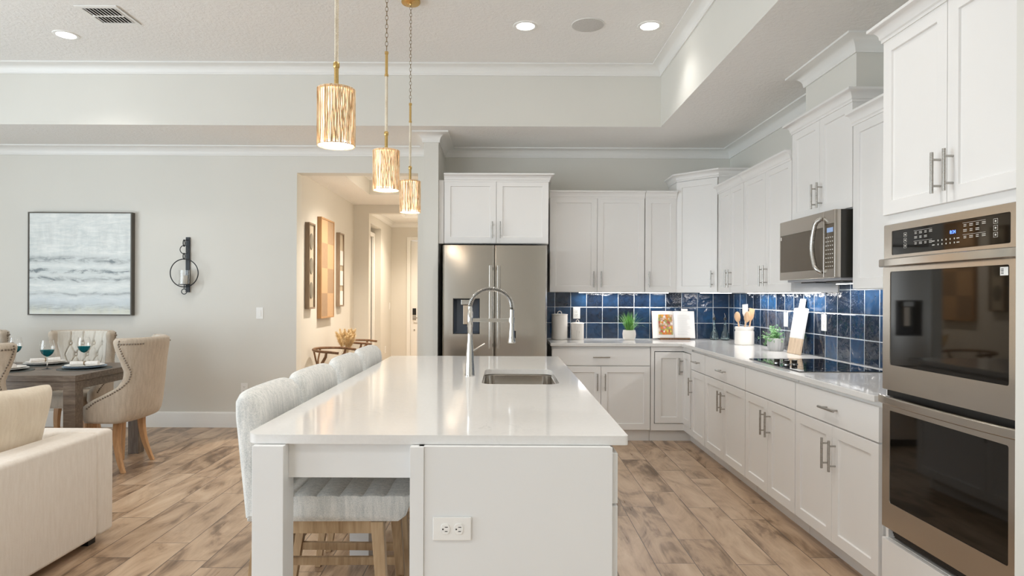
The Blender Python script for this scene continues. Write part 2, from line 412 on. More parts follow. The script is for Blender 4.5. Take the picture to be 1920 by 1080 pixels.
b = MB(); b.box(-1.78, 6.86, 2.6405, -1.74, 8.27, 2.90); b.box(-1.74, 8.23, 2.6405, -.88, 8.27, 2.90); b.box(-1.74, 6.86, 2.641, -.88, 6.90, 2.90)
struct('wall_hall_tray', b, M['hallwall'], smooth=False)
struct('trim_3', MB().sweep([(-1.74, 6.9), (-1.74, 8.23), (-.88, 8.23)], cove(.07, .07), 2.825), M['trim'])
FX, FY = -1.965, 11.1
b = MB(); b.box(FX-.12, HY+.12, 0, FX, 9.30, 2.95); b.box(FX-.12, 10.16, 0, FX, FY, 2.95); b.box(FX-.12, 9.30, 2.40, FX, 10.16, 2.95)
b.box(FX-.35, HY+.12, 0, FX-.30, FY, 2.95); b.box(FX-.30, HY+.12, 2.40, FX-.12, FY, 2.45); b.box(FX-.30, 10.16, 0, FX-.12, 10.20, 2.4)  # boxes behind the door, added to block sky leaking past it
struct('wall_foyer_left', b, M['hallwall'], smooth=False)
b = MB(); b.box(FX-.3, FY, 0, -1.63, FY+.14, 2.95); b.box(-.72, FY, 0, -.5, FY+.14, 2.95); b.box(-1.63, FY, 2.30, -.72, FY+.14, 2.95)
struct('wall_foyer_end', b, M['hallwall'], smooth=False)
b = MB(); b.box(FX, HY+.12, 2.60, -1.6205, FY, 2.64); b.box(-1.6205, 10.3505, 2.60, -.76, FY, 2.64)
struct('ceiling_foyer', b, M['ceil'], smooth=False)
b = MB(); b.box(-1.66, HY+.12, 2.82, -.76, 10.39, 2.86); b.box(-1.66, HY+.12, 2.6005, -1.62, 10.39, 2.82); b.box(-1.62, 10.35, 2.6005, -.76, 10.39, 2.82)
struct('ceiling_foyer_tray', b, M['ceil'], smooth=False)
struct('trim_4', MB().sweep([(FX, HY+.13), (FX, FY), (-.8, FY)], cove(.075, .07), 2.524), M['trim'])
struct('baseboard_hall', MB().sweep([(HX, YL+.17), (HX, HY), (-1.945, HY), (-1.945, HY+.12)], BB), M['trim'])
struct('baseboard_foyer', MB().sweep([(FX, 10.17), (FX, FY), (-1.70, FY)], BB), M['trim'])
# doors
def cased(name, x0, x1, h, loc, rz, knob):
    r = thing(name, '', ''); 
    for k in ('label', 'category'): del r[k]
    r['kind'] = 'structure'; r.location = loc; r.rotation_euler = (0, 0, rz)
    b = MB(); b.box(x0, .03, .01, x1, .07, h)
    s_ = obj('door_slab', b, M['trim'], r, bevel=.002)
    b = MB()
    w = (x1-x0-.30)/2
    for (a0, a1) in ((x0+.12, x0+.12+w), (x1-.12-w, x1-.12)):
        for (z0, z1) in ((.18, .85), (1.0, h-.15)):
            b.box(a0, .022, z0, a1, .0305, z1)
    obj('raised_panel', b, M['trim'], s_, bevel=.004)
    b = MB(); b.box(x0-.065, -.018, 0, x0-.005, .02, h+.065); b.box(x1+.005, -.018, 0, x1+.065, .02, h+.065); b.box(x0-.005, -.018, h+.005, x1+.005, .02, h+.065)
    obj('door_casing', b, M['trim'], r, bevel=.003)
    return r, s_
d1, s1 = cased('door_1', 0, .91, 2.29, (-1.63, FY, 0), 0, True)
b = MB(); b.box(.035, .008, 1.005, .095, .03, 1.12); obj('keypad', b, M['black'], s1, bevel=.004)
b = MB(); b.box(.035, .012, 1.01, .095, .0305, 1.045); obj('keypad_cover', b, M['nickel'], s1)
b = MB(); b.box(.035, .018, .925, .095, .03, .985); b.tube([(.065, .02, .955), (.065, -.03, .955), (.185, -.03, .955)], .009, 10); obj('door_lever', b, M['nickel'], s1)
b = MB(); b.cyl((.065, .018, .745), (.065, .03, .745), .012); obj('lock_cap', b, M['nickel'], s1)
d2, s2 = cased('door_2', 0, .74, 2.26, (FX-.115, 9.36, 0), R(90), True)
b = MB()
for z in (.32, 1.13, 2.0): b.box(-.012, .005, z, .012, .032, z+.1)
obj('hinge', b, M['nickel'], s2)

# ------------------------------------------------------------------ electrical plates
def plate_thing(label, loc, rz, kind='outlet', rx=0, cat='outlet', name='wall_outlet'):
    # local: face toward -y, centred
    r = thing(name, label, cat, loc, rz); r.rotation_euler = (0, rx, rz)
    obj('cover_plate', MB().box(-.036, -.006, -.059, .036, 0, .059), M['plate'], r, bevel=.003)
    if kind == 'outlet':
        for s_ in (-1, 1):
            b = MB(); ring = []
            for k in range(20):
                a = 2*PI*k/20; ring.append((max(-.0165, min(.0165, .019*math.cos(a))), s_*.0205 + .0145*math.sin(a)))
            rc = obj('receptacle', MB().poly(ring, -.0085, -.004, 'y'), M['plate'], r, bevel=.001)
            b = MB(); b.box(-.0075, -.0090, s_*.0205-.001, -.0055, -.0084, s_*.0205+.008); b.box(.0055, -.0090, s_*.0205-.001, .0075, -.0084, s_*.0205+.007)
            b.cyl((0, -.0090, s_*.0205-.007), (0, -.0084, s_*.0205-.007), .0024, n=10)
            obj('slots', b, M['black'], rc)
    else:
        obj('rocker', MB().box(-.0165, -.010, -.033, .0165, -.005, .033), M['plate'], r, bevel=.003)
    return r
plate_thing('white light switch on the wall between round sconce and hallway opening', (-2.484, YL, 1.160), 0, 'switch', cat='switch', name='light_switch')
plate_thing('white outlet low on dining wall just above baseboard', (-2.637, YL, .391), 0)
plate_thing('white outlet on blue tiles behind the short canister', (.735, YK-.010, 1.175), 0)
plate_thing('white outlet on blue tiles behind the bushy potted plant', (XW-.010, 5.20, 1.165), R(-90))
plate_thing('white outlet on blue tiles between cutting board and oven tower', (XW-.010, 4.58, 1.165), R(-90))
plate_thing('white outlet mounted sideways on island end panel', (-.158, 1.966, .634), 0, rx=R(90))
plate_thing('white switch far down the hallway beside entry door corner', (FX, 10.93, 1.16), R(90), 'switch', cat='switch', name='light_switch')
plate_thing('white outlet low on the foyer wall down the hallway', (FX, 10.55, .45), R(90))

# ------------------------------------------------------------------ cabinetry
def pull(parent, kind, x, z, L=.156, y=-.02):
    b = MB(); r = .0062; st = .034; h = L/2; q = h-.028
    if kind == 'v':
        b.cyl((x, y-st, z-h), (x, y-st, z+h), r, n=14)
        for s_ in (-1, 1): b.cyl((x, y, z+s_*q), (x, y-st, z+s_*q), .0045, n=10)
    else:
        b.cyl((x-h, y-st, z), (x+h, y-st, z), r, n=14)
        for s_ in (-1, 1): b.cyl((x+s_*q, y, z), (x+s_*q, y-st, z), .0045, n=10)
    return obj('handle', b, M['nickel'], parent)
def shaker(parent, x0, x1, z0, z1, handle=None, mat=None, rail=.057, yf=-.02, name='door'):
    b = MB(); rc = .009; e = .0025
    O = [(x0, z0), (x1, z0), (x1, z1), (x0, z1)]
    I = [(x0+rail, z0+rail), (x1-rail, z0+rail), (x1-rail, z1-rail), (x0+rail, z1-rail)]
    J = [(x0+rail+e, z0+rail+e), (x1-rail-e, z0+rail+e), (x1-rail-e, z1-rail-e), (x0+rail+e, z1-rail-e)]
    r3 = lambda pts, y: [(x, y, z) for x, z in pts]
    vs = r3(O, 0) + r3(O, yf) + r3(I, yf) + r3(J, yf+rc)
    fs = [(3, 2, 1, 0), (12, 13, 14, 15)]
    for k in range(3):
        for i in range(4):
            j = (i+1) % 4; fs.append((k*4+i, k*4+j, (k+1)*4+j, (k+1)*4+i))
    b.add(vs, fs)
    o = obj(name, b, mat or M['cab'], parent, bevel=.0015, ang=20)
    if handle: pull(o, *handle, y=yf)
    return o
def slab(parent, x0, x1, z0, z1, handle=None, mat=None):
    o = obj('drawer', MB().box(x0, -.02, z0, x1, 0, z1), mat or M['cab'], parent, bevel=.002)
    if handle: pull(o, *handle)
    return o
CC = [(0, 0), (.006, 0), (.006, .012), (.012, .018)] + [(.012 + .030*(1-math.cos(PI/2*k/5)), .020 + .036*math.sin(PI/2*k/5)) for k in range(6)] + [(.048, .060), (.048, .072), (0, .072)]
g = .0015
def base_unit(label, loc, rz, w, d=.60, doors=2, drawer=True, dh=True, mat=None, toe=.065, htop=.884, single='l'):
    mat = mat or M['cab']
    r = thing('base_cabinet', label, 'cabinet', loc, rz)
    b = MB(); b.box(g, 0, .105, w-g, d, htop); obj('carcass', b, mat, r)
    b = MB(); b.box(g, toe, 0, w-g, toe+.02, .105); obj('toe_kick', b, mat, r)
    z1 = .698 if drawer else .862
    if drawer: slab(r, g+.002, w-g-.002, .705, .862, ('h', w/2, .784) if dh else None, mat)
    if doors == 2:
        shaker(r, g+.002, w/2-g, .110, z1, ('v', w/2-.036, z1-.145), mat)
        shaker(r, w/2+g, w-g-.002, .110, z1, ('v', w/2+.036, z1-.145), mat)
    else:
        hx = w-.036 if single == 'l' else .036
        shaker(r, g+.002, w-g-.002, .110, z1, ('v', hx, z1-.145), mat)
    return r
XF = 1.677   # carcass face of right run
def rloc(y, z=0): return (XF, y, z)
base_unit('white base cabinet left of the corner with wide drawer, beside refrigerator', (.437, 5.945, 0), 0, .918, .59, toe=.03)
base_unit('narrow white base cabinet with one door, next to the corner unit', rloc(5.674), R(-90), .389, .615, doors=1, single='r')
base_unit('white base cabinet with drawer, between narrow cabinet and cooktop cabinet', rloc(5.283), R(-90), .884, .615)
base_unit('white base cabinet under cooktop whose top panel has no handle', rloc(4.397), R(-90), .754, .615, dh=False)
base_unit('white base cabinet with drawer, directly beside the oven tower', rloc(3.641), R(-90), .814, .615)
# filler between last base unit and tower is part of the tower
# corner lazy susan cabinet with inset folding door
r = thing('corner_base_cabinet', 'white corner base cabinet with black outlined folding door', 'cabinet', (1.357, 5.945, 0), 0)
L_ = lambda pts: [(x-1.357, y-5.945) for x, y in pts]
obj('carcass', MB().poly(L_([(1.358, 5.975), (1.707, 5.975), (1.707, 5.676), (2.29, 5.676), (2.29, 6.53), (1.358, 6.53)]), .105, .884), M['cab'], r)
obj('dark_reveal', MB().poly(L_([(1.37, 5.950), (1.682, 5.950), (1.682, 5.69), (1.706, 5.69), (1.706, 5.974), (1.37, 5.974)]), .13, .86), M['shadowgap'], r)
b = MB(); fz = [(.105, .167), (.838, .884)]
for z0, z1 in fz: b.poly(L_([(1.358, 5.932), (1.664, 5.932), (1.664, 5.677), (1.681, 5.677), (1.681, 5.949), (1.358, 5.949)]), z0, z1)
b.box(.001, -.013, .167, .034, .004, .838); b.box(.307, -.268, .167, .324, -.262, .838)
obj('face_frame', b, M['cab'], r, bevel=.001)
b = MB(); b.box(.0, .03, 0, .40, .05, .105); b.box(.385, -.27, 0, .39, .03, .105); obj('toe_kick', b, M['cab'], r)
shaker(r, .040, .300, .1735, .8315, None)
o2 = thing('tmp', 'x', 'x'); bpy.data.objects.remove(o2)
dd = shaker(r, .012, .254, .1735, .8315, ('v', .030, .70)); dd.location = (.316, 0, 0); dd.rotation_euler = (0, 0, R(-90))

# worktops
pts = [(.425, 5.905), (1.637, 5.905), (1.637, 2.832), (2.290, 2.832), (2.290, 6.531), (.425, 6.531)]
tag(obj('worktop', MB().poly(pts, .885, .914), M['quartz'], bevel=.003), 'white quartz worktop running along the wall cabinets under blue tiles', 'countertop')
# backsplash
b = MB(); b.box(.43, YK-.009, .9145, XW-.009, YK-.001, 1.384); o = obj('tile_backsplash', b, M['tileb'], smooth=False)
tag(o, 'glossy blue square tile backsplash on the back wall with white grout', 'backsplash')
b = MB(); b.box(XW-.009, 2.812, .9145, XW-.001, YK-.001, 1.379); b.box(XW-.009, 3.66, 1.379, XW-.001, 4.38, 1.449); o = obj('tile_backsplash', b, M['tiler'], smooth=False)
tag(o, 'rippled blue tile backsplash on the right wall behind cooktop', 'backsplash')

def upper(label, loc, rz, w, h, d, hz, ndoors=2, crown='f', hside=None, dtop=None, ctop=.072, split=None, returns=(False, False)):
    r = thing('wall_cabinet', label, 'cabinet', loc, rz)
    dt = dtop if dtop else h-.012
    obj('carcass', MB().box(g, 0, 0, w-g, d, h), M['cab'], r)
    if ndoors == 2:
        m = split or w/2
        shaker(r, g+.002, m-g, .004, dt, ('v', m-.036, hz)); shaker(r, m+g, w-g-.002, .004, dt, ('v', m+.036, hz))
    else:
        shaker(r, g+.002, w-g-.002, .004, dt, ('v', .036 if hside == 'l' else w-.036, hz))
    p = []
    if returns[0]: p.append((g, d))
    p += [(g, -.020), (w-g, -.020)]
    if returns[1]: p.append((w-g, d))
    obj('crown_moulding', MB().sweep(p[::1] if True else p, CC, h-.022+.0), M['cab'], r)
    return r
# sweep "out" is right of travel: travelling +x, right is -y (toward the viewer)
upper('white wall cabinet above the refrigerator', (-.565, 5.950, 1.830), 0, .972, .595, .585, .125, dtop=.588, returns=(False, True))
obj_f = tag(obj('cabinet_filler', MB().box(-.6135, 5.945, 1.830, -.567, 5.965, 2.42), M['cab']), 'narrow white filler strip left of cabinet over refrigerator', 'trim')
upper('white two-door wall cabinet right beside the refrigerator cabinet', (.436, 6.230, 1.385), 0, .923, .930, .305, .125, dtop=.925)
upper('narrow single-door white wall cabinet left of corner cabinet', (1.361, 6.230, 1.385), 0, .308, .930, .305, .125, ndoors=1, hside='l', dtop=.925)
# diagonal corner wall cabinet
r = thing('corner_wall_cabinet', 'taller diagonal white corner wall cabinet with single door', 'cabinet', (1.672, 6.235, 1.385), 0)
Lc = lambda pts: [(x-1.672, y-6.235) for x, y in pts]
obj('carcass', MB().poly(Lc([(1.6725, 6.533), (1.6725, 6.236), (1.986, 5.922), (2.295, 5.922), (2.295, 6.533)]), 0, 1.09), M['cab'], r)
dd = shaker(r, .012, .432, .004, 1.068, ('v', .385, .125)); dd.rotation_euler = (0, 0, R(-45))
k = .020/math.sqrt(2)
obj('crown_moulding', MB().sweep(Lc([(1.6725, 6.533), (1.6725, 6.22), (1.975, 5.911), (2.295, 5.911)]), CC, 1.072), M['cab'], r)
XU = 1.990
upper('white two-door wall cabinet next to the corner, slimmer one', (XU, 5.908, 1.381), R(-90), .627, .930, .303, .125, dtop=.925)
upper('white two-door wall cabinet between slim cabinet and microwave', (XU, 5.279, 1.381), R(-90), .881, .930, .303, .125, dtop=.925)
upper('raised white wall cabinet directly above the microwave', (XU, 4.395, 1.857), R(-90), .766, .622, .303, .125, dtop=.612, returns=(True, True))
upper('white wall cabinet between microwave and oven tower', (XU, 3.626, 1.392), R(-90), .815, .945, .303, .125, dtop=.932)

# tall oven tower
YT0, YT1 = 2.808, 1.985
r = thing('oven_tower_cabinet', 'tall white cabinet tower holding the double wall oven', 'cabinet', (XF, YT0, 0), R(-90))
w = YT0-YT1; d = .615
b = MB(); b.box(0, 0, .10, .022, d, 2.470); b.box(w-.022, 0, .10, w, d, 2.470); b.box(.022, 0, 1.664, w-.022, d, 2.470); b.box(.022, 0, .10, w-.022, d, .306); b.box(.022, d-.02, .306, w-.022, d, 1.664)
obj('carcass', b, M['cab'], r, bevel=.001)
obj('toe_kick', MB().box(0, .065, 0, w, .08, .10), M['cab'], r)
m = .407
shaker(r, .002, m-g, 1.706, 2.466, ('v', m-.034, 1.823)); shaker(r, m+g, w-.002, 1.706, 2.466, ('v', m+.034, 1.823))
slab(r, .004, w-.002, .108, .303)
obj('crown_moulding', MB().sweep([(0, .25), (0, -.020), (w, -.020)], CC, 2.462), M['cab'], r)
# double oven
XO = 1.645
r = thing('double_wall_oven', 'stainless steel double wall oven in white tower', 'oven', (XO, 2.778, .310), R(-90))
w = .754; zo = .310
def zz(z): return z - zo
obj('oven_body', MB().box(.006, .040, zz(.345), w-.006, .55, zz(1.655)), M['darkcase'], r)
b = MB()
for k in range(4): b.box(.03, .034-.004*k, zz(.316+.010*k), w-.004, .30, zz(.3225+.010*k))
obj('bottom_vent', b, M['black'], r)
def framed(x0, x1, z0, z1, gx0, gx1, gz0, gz1, y0, y1, rr=.012):
    b = MB()
    def ring(x0, x1, z0, z1, y, r_):
        pts = []
        for cx, cz, a0 in ((x1-r_, z1-r_, 0), (x0+r_, z1-r_, 90), (x0+r_, z0+r_, 180), (x1-r_, z0+r_, 270)):
            for k in range(5):
                a = R(a0 + 22.5*k); pts.append((cx+r_*math.cos(a), y, cz+r_*math.sin(a)))
        return pts
    b.loft([ring(x0, x1, z0, z1, y1, .004), ring(x0, x1, z0, z1, y0+.003, .004), ring(x0+.002, x1-.002, z0+.002, z1-.002, y0, .004), ring(gx0, gx1, gz0, gz1, y0, rr), ring(gx0+.001, gx1-.001, gz0+.001, gz1-.001, y0+.005, rr)], False)
    return b, MB().loft([ring(gx0+.001, gx1-.001, gz0+.001, gz1-.001, y0+.009, rr), ring(gx0+.001, gx1-.001, gz0+.001, gz1-.001, y0+.0025, rr)], True)
fr, gl = framed(0, w, zz(1.500), zz(1.660), .057, w-.057, zz(1.528), zz(1.630), 0, .04, .006)
cp = obj('control_panel', fr, M['steelh'], r); gp = obj('display_glass', gl, M['ovenglass'], cp)
# printed legends
b = MB(); yy = .0019
def mark(x, z, w_, h_): b.box(x-w_/2, yy, zz(z)-h_/2, x+w_/2, yy+.0006, zz(z)+h_/2)
for x0 in (.20, .475):
    mark(x0+.055, 1.617, .11, .0008); mark(x0+.055, 1.575, .11, .0008)
    for rI, z in enumerate((1.608, 1.590, 1.566)):
        for c_ in range(4 if rI != 1 else 3):
            for q in (-.0028, .0028): mark(x0+.012+.030*c_, z+q, .013 + .004*((c_+rI) % 2), .0020)
for x0 in (.145, .63):
    for z in (1.607, 1.584, 1.561):
        mark(x0, z+.008, .018, .0009); mark(x0, z-.008, .018, .0009); mark(x0-.009, z, .0009, .016); mark(x0+.009, z, .0009, .016); mark(x0, z, .006, .006)
for k in range(5):
    for z in (1.566, 1.551): mark(.345+.022*k, z, .004, .006)
for z in (1.566, 1.551): mark(.318, z, .014, .003); mark(.452, z, .014, .003)
obj('button_legends', b, M['legend'], gp, smooth=False)
b = text_mesh('8:24', .018); b.xf(Matrix.Translation((.425, .0018, zz(1.590))) @ Matrix.Rotation(R(90), 4, 'X')); obj('clock_digits', b, M['clock'], gp, smooth=False)
for i, (z0, z1, g0, g1, hz0, hz1) in enumerate(((.953, 1.493, 1.062, 1.458, 1.478, 1.512), (.362, .925, .475, .868, .897, .931))):
    fr, gl = framed(0, w, zz(z0), zz(z1-.012), .053, w-.057, zz(g0), zz(g1), -.004, .038, .008)
    dr = obj('oven_door', fr, M['steelh'], r); obj('door_glass', gl, M['ovenglass'], dr)
    b = MB(); b.loft([[(x, y+bo, zz(z)) for y, z in ((-.020, hz0), (-.024, hz0+.003), (-.024, hz1-.003), (-.020, hz1), (-.008, hz1), (-.008, hz0))] for x, bo in [(.004+(w-.008)*q/24, -.022*max(0, math.sin(PI*q/24))**.6) for q in range(25)]])
    b.box(.004, -.0195, zz(hz0+.003), .030, -.003, zz(hz1-.003)); b.box(w-.030, -.0195, zz(hz0+.003), w-.004, -.003, zz(hz1-.003))
    obj('handle', b, M['steelh'], dr, bevel=.0015)
    if i == 0:
        b = MB(); b.box(w-.098, -.0023, zz(1.423), w-.064, -.0017, zz(1.451)); obj('energy_sticker', b, M['plate'], dr, smooth=False)
        b = MB()
        for k in range(4): b.box(w-.094, -.0027, zz(1.428+.005*k), w-.083, -.0023, zz(1.4305+.005*k))
        obj('sticker_print', b, M['black'], dr, smooth=False)
obj('dark_gap', MB().box(.01, .012, zz(.925), w-.004, .045, zz(.955)), M['black'], r)

# microwave
r = thing('microwave', 'stainless over-the-range microwave hanging under white cabinet', 'microwave', (1.885, 4.385, 1.450), R(-90))
w, h = .730, .403
obj('casing', MB().box(.003, .035, .012, w-.003, .405, h), M['darkcase'], r, bevel=.002)
fr, gl = framed(0, .602, .010, h, .010, .592, .062, .310, 0, .034, .004)
dr = obj('microwave_door', fr, M['steelh'], r); obj('door_glass', gl, M['mwglass'], dr)
b = MB()
hp = [(.585, -.004, .045), (.575, -.03, .065)] + [(.563-.024*math.sin(PI*t), -.032-.008*math.sin(PI*t), .08+.25*t) for t in [k/24 for k in range(25)]] + [(.575, -.03, .345), (.585, -.004, .365)]
b.tube(hp, [.0115]*len(hp), 12, flat=1.2); obj('handle', b, M['nickel'], dr)
fr, gl = framed(.605, w, .010, h, .612, w-.010, .062, .325, 0, .034, .004)
cp = obj('control_panel', fr, M['steelh'], r); gp = obj('keypad_glass', gl, M['mwglass'], cp)
b = MB()
for i_ in range(8):
    for j_ in range(4): b.box(.622+.024*j_, .0018, .075+.024*i_, .632+.024*j_, .0024, .081+.024*i_)
obj('button_legends', b, M['legend'], gp, smooth=False)
obj('display', MB().box(.635, .0017, .275, .705, .0024, .302), emis('pale_blue_display', (.25, .35, .55), .35), gp, smooth=False)
b = MB(); b.box(.012, .0018, .280, .022, .0024, .302); obj('sticker', b, M['plate'], dr, smooth=False)
b = MB(); b.box(.02, .045, -.004, w-.02, .395, .012)
obj('underside_plate', b, paint('grey_underside', (.45, .45, .47), .5), r, bevel=.003)
for x0 in (.10, .43): obj('grease_filter', MB().box(x0, .10, -.012, x0+.20, .30, -.004), M['darkcase'], r, bevel=.002)

# cooktop
r = thing('cooktop', 'black glass cooktop set into white worktop with round knobs', 'cooktop', (1.705, 3.695, .9145))
obj('glass_surface', MB().box(0, 0, 0, .51, .762, .0045), M['cookglass'], r, bevel=.0015)
b = MB()
for (x, y, rr) in ((.14, .16, .085), (.14, .60, .065), (.36, .16, .075), (.36, .60, .10)):
    b.lathe([(rr, .0046), (rr, .0050), (rr-.0012, .0050), (rr-.0012, .0046)], 40, (x, y, 0), False)
obj('burner_ring', b, M['darkcase'], r)
for (x, y) in ((1.775, 4.165), (1.793, 4.060), (1.832, 4.165), (1.852, 4.085)):
    b = MB(); b.lathe([(.021, .0046), (.021, .010), (.0165, .012), (.0175, .030), (.016, .032), (.001, .032)], 24, (x-1.705, y-3.695, 0))
    kn = obj('knob', b, M['darkcase'], r)
    b = MB(); b.lathe([(.0213, .005), (.0213, .0085), (.020, .0095)], 24, (x-1.705, y-3.695, 0), False); obj('knob_ring', b, M['chrome'], kn)

# refrigerator
r = thing('refrigerator', 'stainless steel french door refrigerator with ice and water dispenser', 'refrigerator', (-.560, 5.740, 0))
w = .946
obj('case', MB().box(.004, .075, .03, w-.004, .78, 1.785), M['darkcase'], r, bevel=.004)
def bowed(x0, x1, z0, z1, bow=.0045, hole=None):
    b = MB(); n = 18; rings = []
    def yf(x):
        t = (x-x0)/(x1-x0)*2-1
        return bow*(t**2) + .012*max(0, abs(t)-.94)/.06
    xs = [x0+(x1-x0)*(1-math.cos(PI*i/n))/2 for i in range(n+1)]
    if not hole:
        for z in (z0, z1): rings.append([(x, yf(x), z) for x in xs] + [(x1, .068, z), (x0, .068, z)])
        return b.loft(rings)
    hx0, hx1, hz0, hz1 = hole
    xs = sorted(set([round(x, 5) for x in xs if not (abs(x-hx0) < .012 or abs(x-hx1) < .012)] + [hx0, hx1])); zs = [z0, hz0, hz1, z1]
    P = lambda i, j: (xs[i], yf(xs[i]), zs[j])
    for i in range(len(xs)-1):
        for j in range(3):
            if hx0 <= (xs[i]+xs[i+1])/2 <= hx1 and j == 1: continue
            b.add([P(i, j), P(i+1, j), P(i+1, j+1), P(i, j+1)], [(0, 1, 2, 3)])
    for z in (z0, z1): b.add([(x, yf(x), z) for x in xs] + [(x1, .068, z), (x0, .068, z)], [tuple(range(len(xs)+2))])
    b.add([(x0, yf(x0), z0), (x0, yf(x0), z1), (x0, .068, z1), (x0, .068, z0)], [(0, 1, 2, 3)])
    b.add([(x1, yf(x1), z0), (x1, yf(x1), z1), (x1, .068, z1), (x1, .068, z0)], [(0, 1, 2, 3)])
    return b
hole = (.098, .338, 1.003, 1.322)
dl = obj('fridge_door', bowed(.004, .4675, .735, 1.800, hole=hole), M['steel'], r)
dr = obj('fridge_door', bowed(.4735, w-.004, .735, 1.800), M['steel'], r)
fz = obj('freezer_drawer', bowed(.004, w-.004, .075, .725, .004), M['steel'], r)
obj('kick_grille', MB().box(.02, .05, .0, w-.02, .075, .07), M['black'], r)
b = MB(); x0, x1, z0, z1 = hole
b.add([(x0, .006, z0), (x1, .006, z0), (x1, .006, z1), (x0, .006, z1), (x0+.03, .062, z0+.02), (x1-.022, .062, z0+.02), (x1-.022, .062, z1-.012), (x0+.03, .062, z1-.012)],
      [(4, 5, 6, 7), (0, 1, 5, 4), (1, 2, 6, 5), (2, 3, 7, 6), (3, 0, 4, 7)])
dc = obj('dispenser_recess', b, paint('slate_blue_plastic', (.075, .090, .115), .35), dl)
b = MB(); b.box(x0, -.002, z1-.008, x1, .004, z1); b.box(x0, -.002, z0, x1, .004, z0+.006); b.box(x0, -.002, z0, x0+.007, .004, z1); b.box(x1-.007, -.002, z0, x1, .004, z1)
obj('dispenser_frame', b, M['black'], dl)
b = MB(); b.box(.168, .012, z1-.06, .262, .055, z1-.008); obj('nozzle_housing', b, M['nickel'], dl, bevel=.006)
b = MB(); b.box(.186, .038, z1-.235, .240, .046, z1-.06); obj('paddle', b, metal('warm_steel_paddle', (.62, .52, .42), .3), dl, bevel=.004)
for x, par in ((.435, dl), (.506, dr)):
    b = MB(); b.loft([[(x-.014, -.030, z), (x-.010, -.040, z), (x+.010, -.040, z), (x+.014, -.030, z), (x+.010, -.026, z), (x-.010, -.026, z)] for z in (.875, 1.618)])
    b.box(x-.010, -.027, .885, x+.010, .010, .915); b.box(x-.010, -.027, 1.578, x+.010, .010, 1.608)
    obj('handle', b, M['chrome'], par, bevel=.001)
b = MB(); b.tube([(.08, .002, .66), (.08, -.035, .66), (w-.08, -.035, .66), (w-.08, .002, .66)], .012, 10); obj('handle', b, M['chrome'], fz)

# ------------------------------------------------------------------ island
IX0, IX1, IY0, IY1 = -.808, .388, 1.993, 4.60
def rrect(x0, x1, y0, y1, r_, n=6):
    pts = []
    for cx, cy, a0 in ((x1-r_, y1-r_, 0), (x0+r_, y1-r_, 90), (x0+r_, y0+r_, 180), (x1-r_, y0+r_, 270)):
        for k_ in range(n+1):
            a = R(a0 + 90*k_/n); pts.append((cx+r_*math.cos(a), cy+r_*math.sin(a)))
    return pts
SX0, SX1, SY0, SY1 = -.112, .275, 3.145, 3.785
def slab_hole(outer, inner, z0, z1):
    bm = bmesh.new()
    vo = [bm.verts.new((x, y, z1)) for x, y in outer]; vi = [bm.verts.new((x, y, z1)) for x, y in inner]
    eo = [bm.edges.new((vo[i], vo[(i+1) % len(vo)])) for i in range(len(vo))]; ei = [bm.edges.new((vi[i], vi[(i+1) % len(vi)])) for i in range(len(vi))]
    bmesh.ops.triangle_fill(bm, edges=eo+ei, use_beauty=True)
    bm.verts.ensure_lookup_table(); bm.verts.index_update()
    top = [v.co[:] for v in bm.verts]; fs = [tuple(v.index for v in f.verts) for f in bm.faces]; bm.free()
    n = len(top); b = MB()
    b.v = [tuple(p) for p in top] + [(p[0], p[1], z0) for p in top]
    b.f = fs + [tuple(i+n for i in f[::-1]) for f in fs]
    no = len(outer)
    for i in range(no): b.f.append((i, (i+1) % no, n+(i+1) % no, n+i))
    for i in range(len(inner)): j = (i+1) % len(inner); b.f.append((no+i, no+j, n+no+j, n+no+i))
    return b
outer = []
for cx, cy, a0, rr in ((IX1, IY1, 0, .012), (IX0, IY1, 90, .05), (IX0, IY0, 180, .05), (IX1, IY0, 270, .012)):
    sx = -1 if cx > 0 else 1; sy = -1 if cy > 3 else 1
    for k_ in range(7):
        a = R(a0 + 15*k_); outer.append((cx+sx*rr+rr*math.cos(a), cy+sy*rr+rr*math.sin(a)))
tag(obj('island_worktop', slab_hole(outer, rrect(SX0, SX1, SY0, SY1, .055), .885, .914), M['quartz'], bevel=.002), 'long white quartz island worktop with sink cutout', 'countertop')
# sink
b = MB(); rings = []
for (gx, z) in ((.006, .8835), (.004, .8835), (-.002, .878), (-.006, .72), (-.022, .700), (-.10, .694)):
    rings.append([(x, y, z) for x, y in rrect(SX0-gx, SX1+gx, SY0-gx, SY1+gx, max(.02, .055))])
b.loft(rings, False); b.add(rings[-1], [tuple(range(len(rings[-1])))])
r = thing('undermount_sink', 'stainless steel undermount sink in island worktop', 'sink', (.08, 3.465, .694))
b.v = [(x-.08, y-3.465, z-.694) for x, y, z in b.v]
o = obj('basin', b, M['steel'], r, solid=.0015); 
b = MB(); b.lathe([(.045, .0015), (.045, .004), (.036, .004), (.034, .002), (.001, .002)], 28); obj('drain', b, M['chrome'], r)
